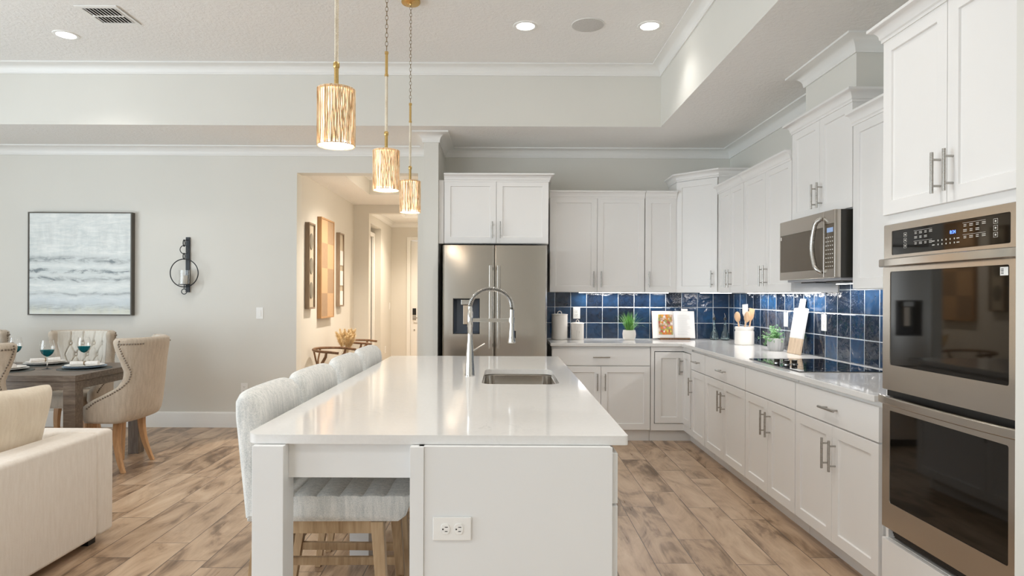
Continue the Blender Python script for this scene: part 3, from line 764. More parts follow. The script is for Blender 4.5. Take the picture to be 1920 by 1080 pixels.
# faucet
r = thing('faucet', 'tall spring-neck pull-down faucet on island beside sink', 'faucet', (-.186, 3.465, .914))
b = MB(); b.lathe([(.0285, 0), (.0285, .006), (.027, .012), (.0185, .15), (.0135, .205), (.0135, .225)], 32); obj('base', b, M['chrome'], r)
b = MB(); b.lathe([(.0132, .22), (.0132, .262), (.0155, .266), (.0155, .345), (.0125, .35), (.0125, .375)], 28); obj('riser', b, M['chrome'], r)
cx, cz, ra = .113, .372, .113
arc = [(cx-ra*math.cos(PI*t), 0, cz+.098*math.sin(PI*t)) for t in [k/40 for k in range(41)]]
arc = [(x, y, z) for x, y, z in arc] + [(2*cx, 0, .355)]
obj('hose', MB().tube(arc, .0065, 10), M['darkcase'], r)
b = MB(); N_ = 46*12; pts = []
for i in range(N_+1):
    t = i/N_; a = PI*t; p = Vector((cx-ra*math.cos(a), 0, cz+.098*math.sin(a))); nrm = Vector((-math.cos(a)*ra, 0, math.sin(a)*.098)).normalized()
    ph = 2*PI*46*t; pts.append(p + nrm*.0115*math.cos(ph) + Vector((0, 1, 0))*.0115*math.sin(ph))
b.tube(pts, .0017, 6); obj('spring_coil', b, M['chrome'], r)
b = MB(); b.box(.013, -.004, .292, .216, .004, .312); b.lathe([(.0155, .285), (.0155, .318)], 20, (2*cx, 0, 0)); obj('docking_arm', b, M['chrome'], r, bevel=.001)
b = MB(); b.lathe([(.0125, .36), (.0125, .315), (.013, .27), (.0175, .205), (.0215, .182), (.0205, .178), (.001, .178)], 24, (2*cx, 0, 0)); sh = obj('spray_head', b, M['chrome'], r)
b = MB(); b.box(.0135, -.004, .205, .0225, .004, .245); b.v = [(x+2*cx, y, z) for x, y, z in b.v]; obj('spray_button', b, M['black'], sh, bevel=.002)
b = MB(); b.tube([(.016, 0, .135), (.03, 0, .142), (.082, 0, .175)], [.009, .0055, .005], 10); obj('lever', b, M['chrome'], r)
# island base
r = thing('kitchen_island', 'white painted kitchen island base with open seating side and corner posts', 'island', (0, 0, 0))
mi = M['island']
b = MB(); b.box(-.262, 1.975, .105, .330, 3.05, .884); b.box(-.262, 3.88, .105, .330, 4.55, .884); b.box(-.262, 3.05, .105, .330, 3.88, .66); b.box(-.262, 3.05, .66, -.19, 3.88, .884); b.box(.315, 3.05, .66, .330, 3.88, .884)
obj('carcass', b, mi, r)
obj('end_panel', MB().box(-.245, 1.968, 0, .334, 1.9745, .884), mi, r)
b = MB(); b.box(-.288, 1.962, 0, -.2455, 2.03, .884); obj('corner_stile', b, mi, r, bevel=.001)
obj('seating_side_panel', MB().box(-.272, 2.03, 0, -.2625, 4.55, .884), mi, r)
for y in (1.968, 3.222, 4.46):
    obj('leg', MB().box(-.775, y, 0, -.678, y+.098, .884), mi, r, bevel=.002)
obj('end_apron', MB().box(-.6775, 2.015, .775, -.289, 2.035, .884), mi, r); obj('end_apron', MB().box(-.6775, 4.50, .775, -.289, 4.52, .884), mi, r)
for y0, y1 in ((2.067, 3.221), (3.321, 4.459)): obj('side_apron', MB().box(-.735, y0, .80, -.715, y1, .884), mi, r)
obj('toe_kick', MB().box(.24, 1.976, 0, .255, 4.55, .105), mi, r)
# right-hand side fronts (facing the cooktop)
ys = [1.985, 2.60, 3.06, 3.89, 4.545]
for i in range(4):
    y0, y1 = ys[i]+.002, ys[i+1]-.002
    o = obj('drawer', MB().box(.336, y0, .705, .354, y1, .862), mi, r, bevel=.002)
    b = MB(); yc = (y0+y1)/2; b.cyl((.388, yc-.078, .784), (.388, yc+.078, .784), .0062, n=12)
    for s_ in (-1, 1): b.cyl((.354, yc+s_*.05, .784), (.388, yc+s_*.05, .784), .0045, n=8)
    obj('handle', b, M['nickel'], o)
    o = shaker(r, 0, y1-y0, .110, .698, ('v', y1-y0-.036, .553), mi, yf=-.018); o.location = (.336, y0, 0); o.rotation_euler = (0, 0, R(90))

# ------------------------------------------------------------------ counter stools
def seat_profile():
    # x (depth) / z cross-section, channels on top
    pts = [(-.25, 0), (.27, 0), (.297, .02), (.315, .075)]
    n = 7; x1, x0 = .312, -.25
    for i in range(n):
        a0 = x1+(x0-x1)*i/n; a1 = x1+(x0-x1)*(i+1)/n
        for t in (.0, .12, .5, .88): pts.append((a0+(a1-a0)*t, .088 + {0: .005, .12: .0085, .5: .0105, .88: .0085}[t]))
    pts += [(-.25, .088)]
    return pts
def lofty(prof, a, fn, b=None, ctr=None):
    b = b or MB(); cx = sum(p[0] for p in prof)/len(prof); cz = sum(p[1] for p in prof)/len(prof)
    rings = []
    for y, s_ in a: rings.append([fn(cx+(px-cx)*(1-s_ / .27), y, cz+(pz-cz)*(1-s_/.05)) for px, pz in prof])
    return b.loft(rings)
def make_stool():
    r = thing('counter_stool', 'x', 'stool', (0, 0, 0), 0, 'upholstered counter stools along the island')
    hw = .235
    st = [(-hw, .018), (-hw+.006, .008), (-hw+.02, .0), (0, 0), (hw-.02, 0), (hw-.006, .008), (hw, .018)]
    obj('seat', lofty(seat_profile(), st, lambda x, y, z: (x, y, .565+z)), M['stool'], r, ang=30)
    # backrest: padded slab, gently bowed, horizontal channels on the front face
    pts = [(-.055, 0), (.05, 0)]
    n = 4
    for i in range(n):
        a0, a1 = i/n, (i+1)/n
        for t in (.0, .1, .5, .9): pts.append((.050+{0: .003, .1: .0065, .5: .009, .9: .0065}[t], .40*(a0+(a1-a0)*t)+.005))
    pts += [(.043, .415), (.025, .432), (-.005, .438), (-.032, .430), (-.050, .405), (-.055, .36)]
    hb = .235
    def fn(x, y, z):
        bow = .022*(y/hb)**2
        ztop = z - .012*max(0, (abs(y)/hb-.6))**2*4*(z/.44)
        return (-.228 + x*.86 - .10*z + bow, y*(1+.02*z), .575+ztop)
    st = [(-hb, .034), (-hb+.006, .018), (-hb+.018, .006), (-hb+.035, 0)] + [(-.16+.04*k, 0) for k in range(9)] + [(hb-.035, 0), (hb-.018, .006), (hb-.006, .018), (hb, .034)]
    b = MB(); rings = []; cx, cz = 0, .22
    for y, s_ in st: rings.append([fn(cx+(px-cx)*(1-s_/.09), y, cz+(pz-cz)*(1-s_/.5)) for px, pz in pts])
    b.loft(rings); obj('backrest', b, M['stool'], r, ang=40)
    b = MB(); b.box(-.215, -.195, .515, .205, -.175, .565); b.box(-.215, .175, .515, .205, .195, .565); b.box(.185, -.175, .515, .205, .175, .565); b.box(-.215, -.175, .515, -.195, .175, .565)
    obj('seat_rail', b, M['oak'], r, bevel=.002)
    T = [(.195, -.185), (.195, .185), (-.205, -.185), (-.205, .185)]; Bt = [(.235, -.205), (.235, .205), (-.285, -.205), (-.285, .205)]
    def at(i, z):
        t = 1-z/.56; return (T[i][0]+(Bt[i][0]-T[i][0])*t, T[i][1]+(Bt[i][1]-T[i][1])*t)
    for i in range(4):
        b = MB(); rings = []
        for z, hwid in ((.0, .014), (.56, .022)):
            x, y = at(i, z); rings.append([(x-hwid, y-hwid, z), (x+hwid, y-hwid, z), (x+hwid, y+hwid, z), (x-hwid, y+hwid, z)])
        b.loft(rings); obj('leg', b, M['oak'], r, bevel=.002)
    for (i, j, z) in ((0, 1, .19), (2, 3, .30), (0, 2, .26), (1, 3, .26)):
        p, q = at(i, z), at(j, z); b = MB(); w_ = .009
        d_ = Vector((q[0]-p[0], q[1]-p[1])).normalized(); nx, ny = -d_.y*w_, d_.x*w_
        b.add([(p[0]+nx, p[1]+ny, z-.016), (p[0]-nx, p[1]-ny, z-.016), (q[0]-nx, q[1]-ny, z-.016), (q[0]+nx, q[1]+ny, z-.016),
               (p[0]+nx, p[1]+ny, z+.016), (p[0]-nx, p[1]-ny, z+.016), (q[0]-nx, q[1]-ny, z+.016), (q[0]+nx, q[1]+ny, z+.016)],
              [(0, 3, 2, 1), (4, 5, 6, 7), (0, 1, 5, 4), (1, 2, 6, 5), (2, 3, 7, 6), (3, 0, 4, 7)])
        obj('stretcher', b, M['oak'], r, bevel=.001)
    return r
s0 = make_stool()
SL = ['light grey upholstered counter stool nearest the camera, seat seen under island',
      'light grey upholstered counter stool second along the island from the front',
      'light grey upholstered counter stool third along the island from the front',
      'light grey upholstered counter stool farthest back along the island']
SP = [(-.640, 2.432, 1), (-.640, 2.975, -1), (-.638, 3.580, 1), (-.640, 4.16, 0)]
for i, (x, y, a) in enumerate(SP):
    if i == 0: s0.location = (x, y, 0); s0.rotation_euler = (0, 0, R(a)); s0['label'] = SL[0]
    else: dup(s0, (x, y, 0), R(a), SL[i])

# ------------------------------------------------------------------ pendants
PY = [(2.44, 629.5), (3.47, 723.5), (4.40, 768.5)]
def pendant(label, x, y, seed):
    rnd = random.Random(seed)
    zb = 1.918; r = thing('pendant_light', label, 'lamp', (x, y, zb), 0, 'raffia pendants over the island')
    h = .213; ra = .0700
    b = MB(); n = 118
    for k_ in range(n):
        if rnd.random() < .05: continue
        a = 2*PI*k_/n + rnd.uniform(-.008, .008); pts = []
        ph = rnd.uniform(0, 6); am = rnd.uniform(.0004, .0016); rr = ra + rnd.uniform(-.0016, .0012)
        z0 = rnd.uniform(-.003, .002); z1 = h + rnd.uniform(-.002, .001)
        for i in range(7):
            z = z0+(z1-z0)*i/6; aa = a + am/ra*math.sin(ph+z*40*(.5+rnd.random()))*1.4
            pts.append((rr*math.cos(aa), rr*math.sin(aa), z))
        b.tube(pts, [rnd.uniform(.0014, .0022) for _ in pts], 5)
    b.torus((0, 0, h), ra, .0022, 'z'); b.torus((0, 0, 0), ra-.001, .0020, 'z')
    sh = obj('lamp_shade', b, M['raffia'], r)
    obj('liner', MB().lathe([(.062, .012), (.062, h-.012)], 32, caps=False), M['lit'], sh)
    obj('diffuser', MB().lathe([(.0655, .004), (.0655, .007), (.001, .007)], 32), M['bulb'], sh)
    obj('top_plate', MB().lathe([(.066, h-.006), (.066, h-.002), (.001, h-.002)], 32), M['rope'], sh)
    st = .105
    b = MB(); b.cyl((0, 0, h-.004), (0, 0, h+st-.012), .0085, n=18); b.lathe([(.010, h+st-.022), (.012, h+st-.018), (.012, h+st-.004), (.009, h+st)], 18); obj('lower_stem', b, M['brass'], r)
    z = h+st; pr = []
    zr = z + .30
    nn = 60
    for i in range(nn+1):
        pr.append((.0068 + (.0014 if i % 2 else 0) + rnd.uniform(0, .0006), z + .30*i/nn))
    obj('rope_wrap', MB().lathe(pr, 10), M['rope'], r)
    b = MB(); b.cyl((0, 0, zr-.003), (0, 0, zr+.130), .0078, n=16); b.lathe([(.0105, zr), (.0105, zr+.010), (.008, zr+.012)], 16); b.lathe([(.008, zr+.118), (.0105, zr+.12), (.0105, zr+.132), (.004, zr+.136)], 16); obj('upper_stem', b, M['brass'], r)
    b = MB(); zc = zr+.140; top = ZT - zb - .030; i = 0
    while zc + .014 < top:
        b.torus((0, 0, zc+.012), .0072, .0013, 'y' if i % 2 else 'x', 12, 5, sc=1.9); zc += .0235; i += 1
    b.cyl((0, 0, zc-.004), (0, 0, top+.01), .0018, n=6)
    obj('chain', b, M['bronze'], r)
    b = MB(); t0 = ZT-zb; b.lathe([(.006, t0-.034), (.010, t0-.026), (.060, t0-.022), (.065, t0-.016), (.065, t0-.0005)], 32); obj('canopy', b, M['brass'], r)
    l = bpy.data.lights.new('pendant_glow', 'POINT'); l.energy = .7; l.color = (1, .86, .68); l.shadow_soft_size = .06
    lo = bpy.data.objects.new('pendant_glow', l); lo.location = (x, y, zb-.07); C.objects.link(lo)
    return r
for (y, px), lb, sd in zip(PY, ('raffia pendant lamp hanging nearest the camera over island, largest looking', 'raffia pendant lamp in the middle of the three', 'raffia pendant lamp farthest from camera, its brass canopy in view'), (1, 2, 3)):
    pendant(lb, (px-946.5)*y/1200, y, sd)

# ------------------------------------------------------------------ ceiling fixtures
def can(label, x, y, z=ZT, power=40, group=None, col=(1, .965, .92)):
    r = thing('recessed_light', label, 'ceiling light', (x, y, z-.006), 0, group)
    b = MB(); b.lathe([(.092, .0055), (.090, .001), (.080, -.002), (.068, .000), (.066, .0055)], 36, caps=False); obj('trim_ring', b, M['trim'], r)
    obj('lamp', MB().lathe([(.067, .0045), (.067, .001), (.05, -.0005), (.001, -.001)], 32), M['canlight'], r)
    l = bpy.data.lights.new('can_beam', 'SPOT'); l.energy = power; l.color = col; l.spot_size = R(125); l.spot_blend = .9; l.shadow_soft_size = .06
    o = bpy.data.objects.new('can_beam', l); o.location = (x, y, z-.03); C.objects.link(o); return r
can('round recessed light on the ceiling left, beside square vent', -3.437, 5.005)
can('round recessed light left of ceiling speaker', .149, 4.804)
can('round recessed light right of ceiling speaker near tray edge', 1.079, 4.794, power=15)
for x in (-3.4, -1.6, .15, 1.0):  # unseen cans added as fill light for the main room
    for y in (2.6, .2): can('added fill light on tray ceiling above camera, out of view', x, y, power=17 if (x > .9 and y > 1) else (24 if y < 1 else (60 if x > 0 else 38)), group='recessed lights out of view')
can('round recessed light in hallway tray', -1.3, 7.5, 2.90, 270, 'recessed lights out of view', (1, .88, .74))
can('round recessed light in foyer tray', -1.25, 9.9, 2.82, 200, 'recessed lights out of view', (1, .86, .70))
r = thing('ceiling_speaker', 'round grey speaker grille flush in ceiling between two lights', 'speaker', (.614, 4.780, ZT))
t = NT('speaker_mesh'); v = t.n('ShaderNodeTexVoronoi', {'Vector': t.coord(), 'Scale': 260.0}); t.p(t.ramp(v.outputs[0], [(.2, (.42, .41, .39)), (.5, (.60, .59, .57))]), .7)
obj('grille', MB().lathe([(.120, -.0005), (.119, -.006), (.10, -.009), (.001, -.010)], 48), t.m, r)
obj('rim', MB().lathe([(.122, -.0002), (.123, -.005), (.119, -.006), (.119, -.0002)], 48, caps=False), M['trim'], r)
r = thing('ceiling_vent', 'white square air vent with slats on left ceiling', 'vent', (-2.885, 4.65, ZT))
b = MB(); 
for (x0, y0, x1, y1) in ((-.15, -.16, .15, -.125), (-.15, .125, .15, .16), (-.15, -.125, -.115, .125), (.115, -.125, .15, .125)): b.box(x0, y0, -.008, x1, y1, -.0005)
obj('frame', b, M['trim'], r, bevel=.002)
obj('duct_backing', MB().box(-.115, -.125, -.0015, .115, .125, -.0004), M['shadowgap'], r)
b = MB()
for k_ in range(9):
    x = -.108+.026*k_
    for y0, y1 in ((-.118, -.006), (.006, .118)): b.add([(x, y0, -.002), (x+.022, y0, -.012), (x+.022, y1, -.012), (x, y1, -.002), (x, y0, -.001), (x+.022, y0, -.011), (x+.022, y1, -.011), (x, y1, -.001)], [(0, 1, 2, 3), (4, 7, 6, 5), (0, 4, 5, 1), (1, 5, 6, 2), (2, 6, 7, 3), (3, 7, 4, 0)])
b.box(-.115, -.006, -.011, .115, .006, -.001)
obj('louvre', b, M['trim'], r, smooth=False)

# under-cabinet lights
def strip(label, x0, y0, x1, y1, z, power):
    r = tag(obj('under_cabinet_light', MB().box(x0, y0, z-.005, x1, y1, z-.0005), M['strip'], bevel=.001), label, 'light')
    sx, sy = x1-x0, y1-y0
    a = area('strip_beam', ((x0+x1)/2, (y0+y1)/2, z-.013), (0, 0, 0), sx, sy, power, (1.0, .98, .96)); return r
strip('slim light bar under wall cabinets on back wall', .75, 6.44, 1.65, 6.465, 1.384, 4.2)
strip('slim light bar under the corner wall cabinet', 1.90, 6.20, 2.20, 6.225, 1.384, 1.3)
strip('slim light bar under wall cabinets left of microwave', 2.20, 4.50, 2.225, 5.80, 1.380, 5.6)
strip('slim light bar under the microwave bottom', 2.20, 3.80, 2.222, 4.25, 1.437, 1.8)

# ------------------------------------------------------------------ counter objects
r = thing('canister', 'tall cream lidded canister with loop handle next to refrigerator', 'canister', (.550, 6.385, .9145))
obj('jar', MB().lathe([(.072, 0), (.079, .008), (.079, .235), (.077, .240)], 36), M['ceramic'], r)
lid = obj('lid', MB().lathe([(.080, .240), (.081, .246), (.080, .252), (.03, .256), (.001, .257)], 36), M['ceramic'], r)
obj('loop_handle', MB().torus((0, 0, .262), .019, .0042, 'y', 20, 8), M['ceramic'], lid)
r = thing('canister', 'short cream lidded canister with faint drawing', 'canister', (.728, 6.375, .9145))
jar = obj('jar', MB().lathe([(.057, 0), (.063, .008), (.063, .150), (.061, .155)], 36), M['ceramic'], r)
b = MB(); rr = .0634
pl = [(-1.9, .02, -1.75, .10), (-1.7, .02, -1.75, .10), (-1.75, .10, -1.6, .125), (-1.5, .03, -1.42, .09), (-1.42, .09, -1.3, .06)]
for a0, z0, a1, z1 in pl: b.tube([(rr*math.cos(a0+(a1-a0)*t), rr*math.sin(a0+(a1-a0)*t), z0+(z1-z0)*t) for t in (0, .25, .5, .75, 1)], .0008, 5)
obj('line_drawing', b, paint('faint_grey_line', (.45, .42, .38), .6), jar)
lid = obj('lid', MB().lathe([(.065, .155), (.067, .160), (.055, .170), (.012, .174), (.001, .175)], 36), M['ceramic'], r)
obj('loop_handle', MB().torus((0, 0, .181), .014, .004, 'y', 18, 8), M['ceramic'], lid)
# grass plant
r = thing('potted_grass', 'green grass-like plant in small white pot on back worktop', 'plant', (1.240, 6.360, .9145))
obj('pot', MB().lathe([(.050, 0), (.062, .02), (.066, .06), (.060, .098), (.057, .098), (.055, .085), (.001, .083)], 32), M['ceramic'], r)
t = NT('grass_blade'); n = t.noise(t.coord(), 9, 2); t.p(t.ramp(n.outputs[0], [(.3, (.06, .22, .04)), (.55, (.20, .46, .10)), (.75, (.42, .64, .28))]), .5, **{'Subsurface Weight': .1})
M['grass'] = t.m
b = MB(); rnd = random.Random(5)
for k_ in range(210):
    a = rnd.uniform(0, 2*PI); q = rnd.uniform(0, .042); L = rnd.uniform(.12, .215); out = rnd.uniform(.01, .15)*(q/.03+.3)
    if math.sin(a) > 0: out *= .55
    droop = rnd.uniform(0, .09)*(out/.12); w_ = rnd.uniform(.0016, .0032)
    c_, s_ = math.cos(a), math.sin(a); left = []; right = []
    for i in range(6):
        t_ = i/5; x = (q+out*t_**1.4)*c_; y = (q*.8+out*t_**1.4)*s_; z = .082+L*t_-droop*t_**3; ww = w_*(1-t_**2*.95)
        left.append((x-s_*ww, y+c_*ww, z)); right.append((x+s_*ww, y-c_*ww, z))
    v = left+right; b.add(v, [(i, i+1, 7+i, 6+i) for i in range(5)])
o = obj('grass_blades', b, M['grass'], r); 
# cookbook
r = thing('open_cookbook', 'open cookbook with flower photo page standing on worktop', 'book', (1.706, 6.440, .9145))
tl = Matrix.Rotation(R(-10), 4, 'X')
def page(x0, x1, sgn):
    b = MB(); n = 12
    def f(x): t_ = abs(x)/.21; return -.012 - .012*math.sin(PI*min(1, t_)**.6) 
    xs = [x0+(x1-x0)*i/n for i in range(n+1)]
    b.loft([[(x, f(x), z) for x in xs] + [(x, 0.0, z) for x in xs[::-1]] for z in (.012, .285)]); return b.xf(tl)
paper = paint('paper', (.86, .85, .83), .7)
pl_ = obj('left_pages', page(-.212, -.002, -1), paper, r); pr_ = obj('right_pages', page(.002, .212, 1), paper, r)
obj('cover', MB().box(-.216, .001, .010, .216, .005, .289).xf(tl), paint('book_cover', (.25, .16, .12), .6), r)
t = NT('flower_photo'); c = t.coord(); v = t.n('ShaderNodeTexVoronoi', {'Vector': t.mapping(c, (1, 0, 1)), 'Scale': 42.0}); sx, sy, sz = t.sep(v.outputs['Color'])
cc = t.ramp(sx, [(0, (.75, .22, .03)), (.2, (.80, .40, .05)), (.34, (.78, .66, .10)), (.46, (.30, .40, .12)), (.58, (.80, .62, .50)), (.7, (.45, .05, .06)), (.82, (.72, .30, .40)), (.92, (.88, .84, .80))], 'CONSTANT')
t.p(t.mix(t.math('MULTIPLY', v.outputs['Distance'], .9), cc, (.30, .14, .06)), .6); 
b = MB(); b.grid(lambda u, v_: (-.155+u*.143, -.0255 - .0006 + .001*u, .045+v_*.205), 4, 4); b.xf(tl); obj('flower_photo', b, t.m, pl_, smooth=False, solid=.0006)
b = MB(); ln = random.Random(4)
for k_ in range(20):
    z = .045+.0105*k_; b.box(.035, -.0262, z, .035+ln.uniform(.09, .135), -.0255, z+.0022)
b.xf(tl); obj('printed_lines', b, paint('grey_print', (.60, .59, .58), .8), pr_, smooth=False)
b = MB(); b.box(.085, -.004, .289, .150, -.002, .312); b.xf(tl); obj('page_marker', b, paper, r)
b = MB(); b.box(-.15, -.05, 0, .15, .06, .006); b.box(-.15, -.05, .0, .15, -.044, .02); obj('stand', b, M['walnut'], r, bevel=.001)
# oil bottles
def bottle(label, x, y):
    r = thing('oil_bottle', label, 'bottle', (x, y, .9145), 0, 'glass oil bottles in the worktop corner')
    obj('glass_body', MB().lathe([(.036, 0), (.042, .004), (.044, .030), (.036, .070), (.019, .110), (.0135, .15), (.0125, .200), (.0145, .204), (.0115, .204), (.0105, .2), (.0115, .15), (.017, .11), (.034, .070), (.041, .030), (.038, .008), (.001, .007)], 32), M['greenglass'], r)
    obj('stopper', MB().lathe([(.0105, .198), (.0135, .206), (.0125, .222), (.006, .228)], 18), M['darkcase'], r)
    obj('pour_spout', MB().tube([(0, 0, .222), (0, 0, .245), (-.008, 0, .268)], [.004, .0035, .0028], 10), M['chrome'], r)
bottle('slim glass oil bottle in the counter corner, left one', 2.105, 6.42)
bottle('slim glass oil bottle in the counter corner, right one', 2.195, 6.365)
# crock with utensils
r = thing('utensil_crock', 'cream ceramic crock on worktop holding wooden utensils', 'crock', (2.175, 5.800, .9145))
obj('crock_body', MB().lathe([(.078, 0), (.084, .006), (.084, .115), (.077, .128), (.083, .140), (.083, .158), (.079, .162), (.074, .158), (.073, .03), (.001, .028)], 40), M['ceramic'], r)
def utensil(name, label, base, tip, kind, matn='spoon'):
    b = MB(); p = Vector(base); q = Vector(tip); d_ = (q-p); b.tube([p, p+d_*.7], .0065, 10)
    c_ = p+d_*.85; ln_ = d_.length*.19
    dn = d_.normalized(); side = Vector((.45, -.89, 0)); side = (side - dn*side.dot(dn)).normalized(); nn_ = dn.cross(side)
    def put(pts, th):
        b.loft([[c_+side*u+dn*v+nn_*s_ for u, v in pts] for s_ in (-th, th)])
    if kind == 'spoon':
        rings = []
        for i in range(1, 10):
            t_ = PI*i/10; rings.append([c_-dn*ln_*math.cos(t_)+side*.034*math.sin(t_)*math.cos(2*PI*k/14)+nn_*.012*math.sin(t_)*math.sin(2*PI*k/14) for k in range(14)])
        b.loft(rings)
    else: put([(-.010, -ln_), (.010, -ln_), (.030, -.02), (.030, ln_), (-.030, ln_), (-.030, -.02)], .003)
    tag(obj(name, b, M[matn], bevel=.0), label, 'utensil')
utensil('wooden_spoon', 'wooden spoon leaning right in the cream crock', (2.150, 5.800, .95), (2.170, 5.700, 1.205), 'spoon')
utensil('wooden_spatula', 'flat wooden spatula standing in the crock behind spoon', (2.200, 5.785, .95), (2.225, 5.755, 1.23), 'flat')
utensil('slotted_spoon', 'round wooden spoon leaning left in the cream crock', (2.150, 5.815, .95), (2.140, 5.895, 1.20), 'spoon')
utensil('white_spatula', 'white upright spatula at back of the crock', (2.200, 5.835, .95), (2.205, 5.865, 1.265), 'flat', 'ceramic')
# bushy plant
r = thing('potted_herb', 'bushy green plant in grey ribbed pot on side worktop', 'plant', (2.185, 5.150, .9145))
b = MB(); rings = []
for (rr, z) in ((.050, 0), (.060, .02), (.066, .055), (.062, .098), (.058, .102), (.054, .098), (.052, .085)):
    rings.append([((rr+.0014*math.cos(14*2*PI*k/84)*(1 if z not in (.085, .102) else 0))*math.cos(2*PI*k/84), (rr+.0014*math.cos(14*2*PI*k/84))*math.sin(2*PI*k/84), z) for k in range(84)])
b.loft(rings); obj('pot', b, paint('grey_ceramic', (.42, .42, .42), .5), r)
t = NT('herb_leaf'); n = t.noise(t.coord(), 22, 2); t.p(t.ramp(n.outputs[0], [(.3, (.05, .17, .05)), (.5, (.16, .36, .13)), (.7, (.38, .58, .30))]), .5)
b = MB(); rnd = random.Random(9)
for k_ in range(75):
    a = rnd.uniform(0, 2*PI); el = rnd.uniform(.15, 1.5); L = rnd.uniform(.07, .145)
    d_ = Vector((math.cos(a)*math.cos(el), math.sin(a)*math.cos(el)*1.3, math.sin(el)))
    if d_.x > 0: d_.x *= .4
    if d_.y < 0: d_.y *= .6
    if k_ < 10: d_ = Vector((-.25, rnd.uniform(.7, 1.1), rnd.uniform(-.2, .3))); L = .13
    st = Vector((0, 0, .09)); pts = [st+d_*L*t_+Vector((0, 0, -.025*t_*t_)) for t_ in (0, .25, .5, .75, 1)]
    b.tube(pts, .0009, 4)
    for t_i in range(1, 5):
        for s_ in range(4):
            p = pts[t_i] + Vector([rnd.uniform(-.006, .006) for _ in range(3)]); u = Vector([rnd.uniform(-1, 1) for _ in range(3)]).normalized(); w_ = u.orthogonal().normalized(); l_ = rnd.uniform(.009, .016)
            b.add([p, p+u*l_*.5+w_*l_*.32, p+u*l_, p+u*l_*.5-w_*l_*.32], [(0, 1, 2, 3)])
obj('foliage', b, t.m, r, smooth=False)
# cutting board leaning on the tiles
r = thing('cutting_board', 'tall white and wood paddle cutting board leaning on tiles', 'cutting board', (2.198, 4.875, .9155), 0)
lean = Matrix.Rotation(R(9.5), 4, 'Y')
def bp(pts): return MB().poly(pts, 0, .016, 'x').xf(lean)
W2 = .105
obj('wood_end', bp([(-W2, 0), (W2, 0), (W2, .120), (-W2, .120)]), M['board'], r, bevel=.003)
obj('painted_blade', bp([(-W2, .1205), (W2, .1205), (W2, .350), (.038, .356), (.034, .425), (-.034, .425), (-.038, .356), (-W2, .350)]), paint('white_board_paint', (.80, .79, .77), .4), r, bevel=.003)
r.rotation_euler = (0, 0, 0)

# ------------------------------------------------------------------ dining wall
r = thing('framed_painting', 'square abstract grey and white seascape in thin dark frame', 'painting', (-4.278, YL, 1.652))
t = NT('abstract_seascape'); c = t.coord(); x, y, z = t.sep(c)
st = t.mapping(c, (2.2, 1, 11)); n1 = t.noise(st, 2.2, 8, .72, .9); n2 = t.noise(t.mapping(c, (9, 1, 2.2)), 2.0, 4, .6, .4); wv = t.noise(t.mapping(c, (3, 1, 1)), 1.4, 4, .6)
zw = t.math('ADD', z, t.math('MULTIPLY', t.math('SUBTRACT', wv.outputs[0], .5), .10))
def band(z0, s_): return t.math('POWER', 2.718, t.math('MULTIPLY', t.math('POWER', t.math('DIVIDE', t.math('SUBTRACT', zw, z0), s_), 2.0), -1.0))
def mul(a, b_): return t.math('MULTIPLY', a, b_)
nn1 = t.math('MAXIMUM', t.math('MULTIPLY_ADD', n1.outputs[0], 5.5, -2.2), 0.0)
dark = t.math('ADD', mul(band(.04, .035), mul(nn1, .85)), mul(band(-.075, .022), mul(nn1, 1.25)))
dark = t.math('ADD', dark, mul(band(-.155, .030), mul(nn1, .8))); dark = t.math('ADD', dark, mul(band(-.30, .02), mul(nn1, .6))); dark = t.math('ADD', dark, mul(band(-.44, .05), mul(nn1, .45)))
dark = t.math('ADD', dark, mul(band(.25, .17), mul(t.math('MAXIMUM', t.math('MULTIPLY_ADD', n2.outputs[0], 2.0, -.75), 0.0), .28)))
base = t.mix(t.math('MULTIPLY_ADD', n1.outputs[0], 3.0, -1.0), (.60, .65, .65), (.84, .86, .84))
base = t.mix(mul(band(-.47, .06), n2.outputs[0]), base, (.78, .74, .52))
base = t.mix(mul(band(-.40, .08), .45), base, (.50, .58, .66))
t.p(t.mix(t.math('MINIMUM', dark, .9), base, (.13, .165, .185)), .5); t.bump(n1.outputs[0], .25, .003)
obj('canvas', MB().box(-.512, -.052, -.508, .512, -.045, .508), t.m, r, smooth=False)
b = MB(); b.box(-.523, -.060, -.519, -.512, -.001, .519); b.box(.512, -.060, -.519, .523, -.001, .519); b.box(-.512, -.060, .508, .512, -.001, .519); b.box(-.512, -.060, -.519, .512, -.001, -.508)
obj('frame', b, paint('dark_taupe_frame', (.10, .09, .075), .45), r, bevel=.001)
# sconce
r = thing('wall_sconce', 'black iron ring candle sconce on dining wall', 'sconce', (-3.212, YL, 1.648))
obj('back_bar', MB().box(-.021, -.016, -.279, .021, -.002, .279), M['blackmetal'], r, bevel=.002)
zr = -.086; yc = -.075; xc = -.005
obj('ring', MB().torus((xc, yc, zr), .140, .0052, 'y', 56, 8), M['blackmetal'], r)
b = MB()
b.torus((xc-.002, yc, zr+.168), .019, .0048, 'x', 20, 6, 1.5); b.torus((xc, yc, zr+.235), .042, .0045, 'y', 28, 6); b.torus((xc-.002, yc, zr+.300), .019, .0048, 'x', 20, 6, 1.6)
b.tube([(0, -.012, .25), (0, yc, .243)], .004, 8)
obj('chain_links', b, M['blackmetal'], r)
b = MB(); b.lathe([(.056, 0), (.056, .006), (.001, .006)], 30, (xc, yc, zr-.118)); b.tube([(0, -.012, -.2), (0, yc, zr-.115)], .005, 8); b.torus((xc, yc, zr-.186), .026, .0045, 'y', 24, 6); b.cyl((xc, yc, zr-.162), (xc, yc, zr-.112), .004)
obj('candle_tray', b, M['blackmetal'], r)
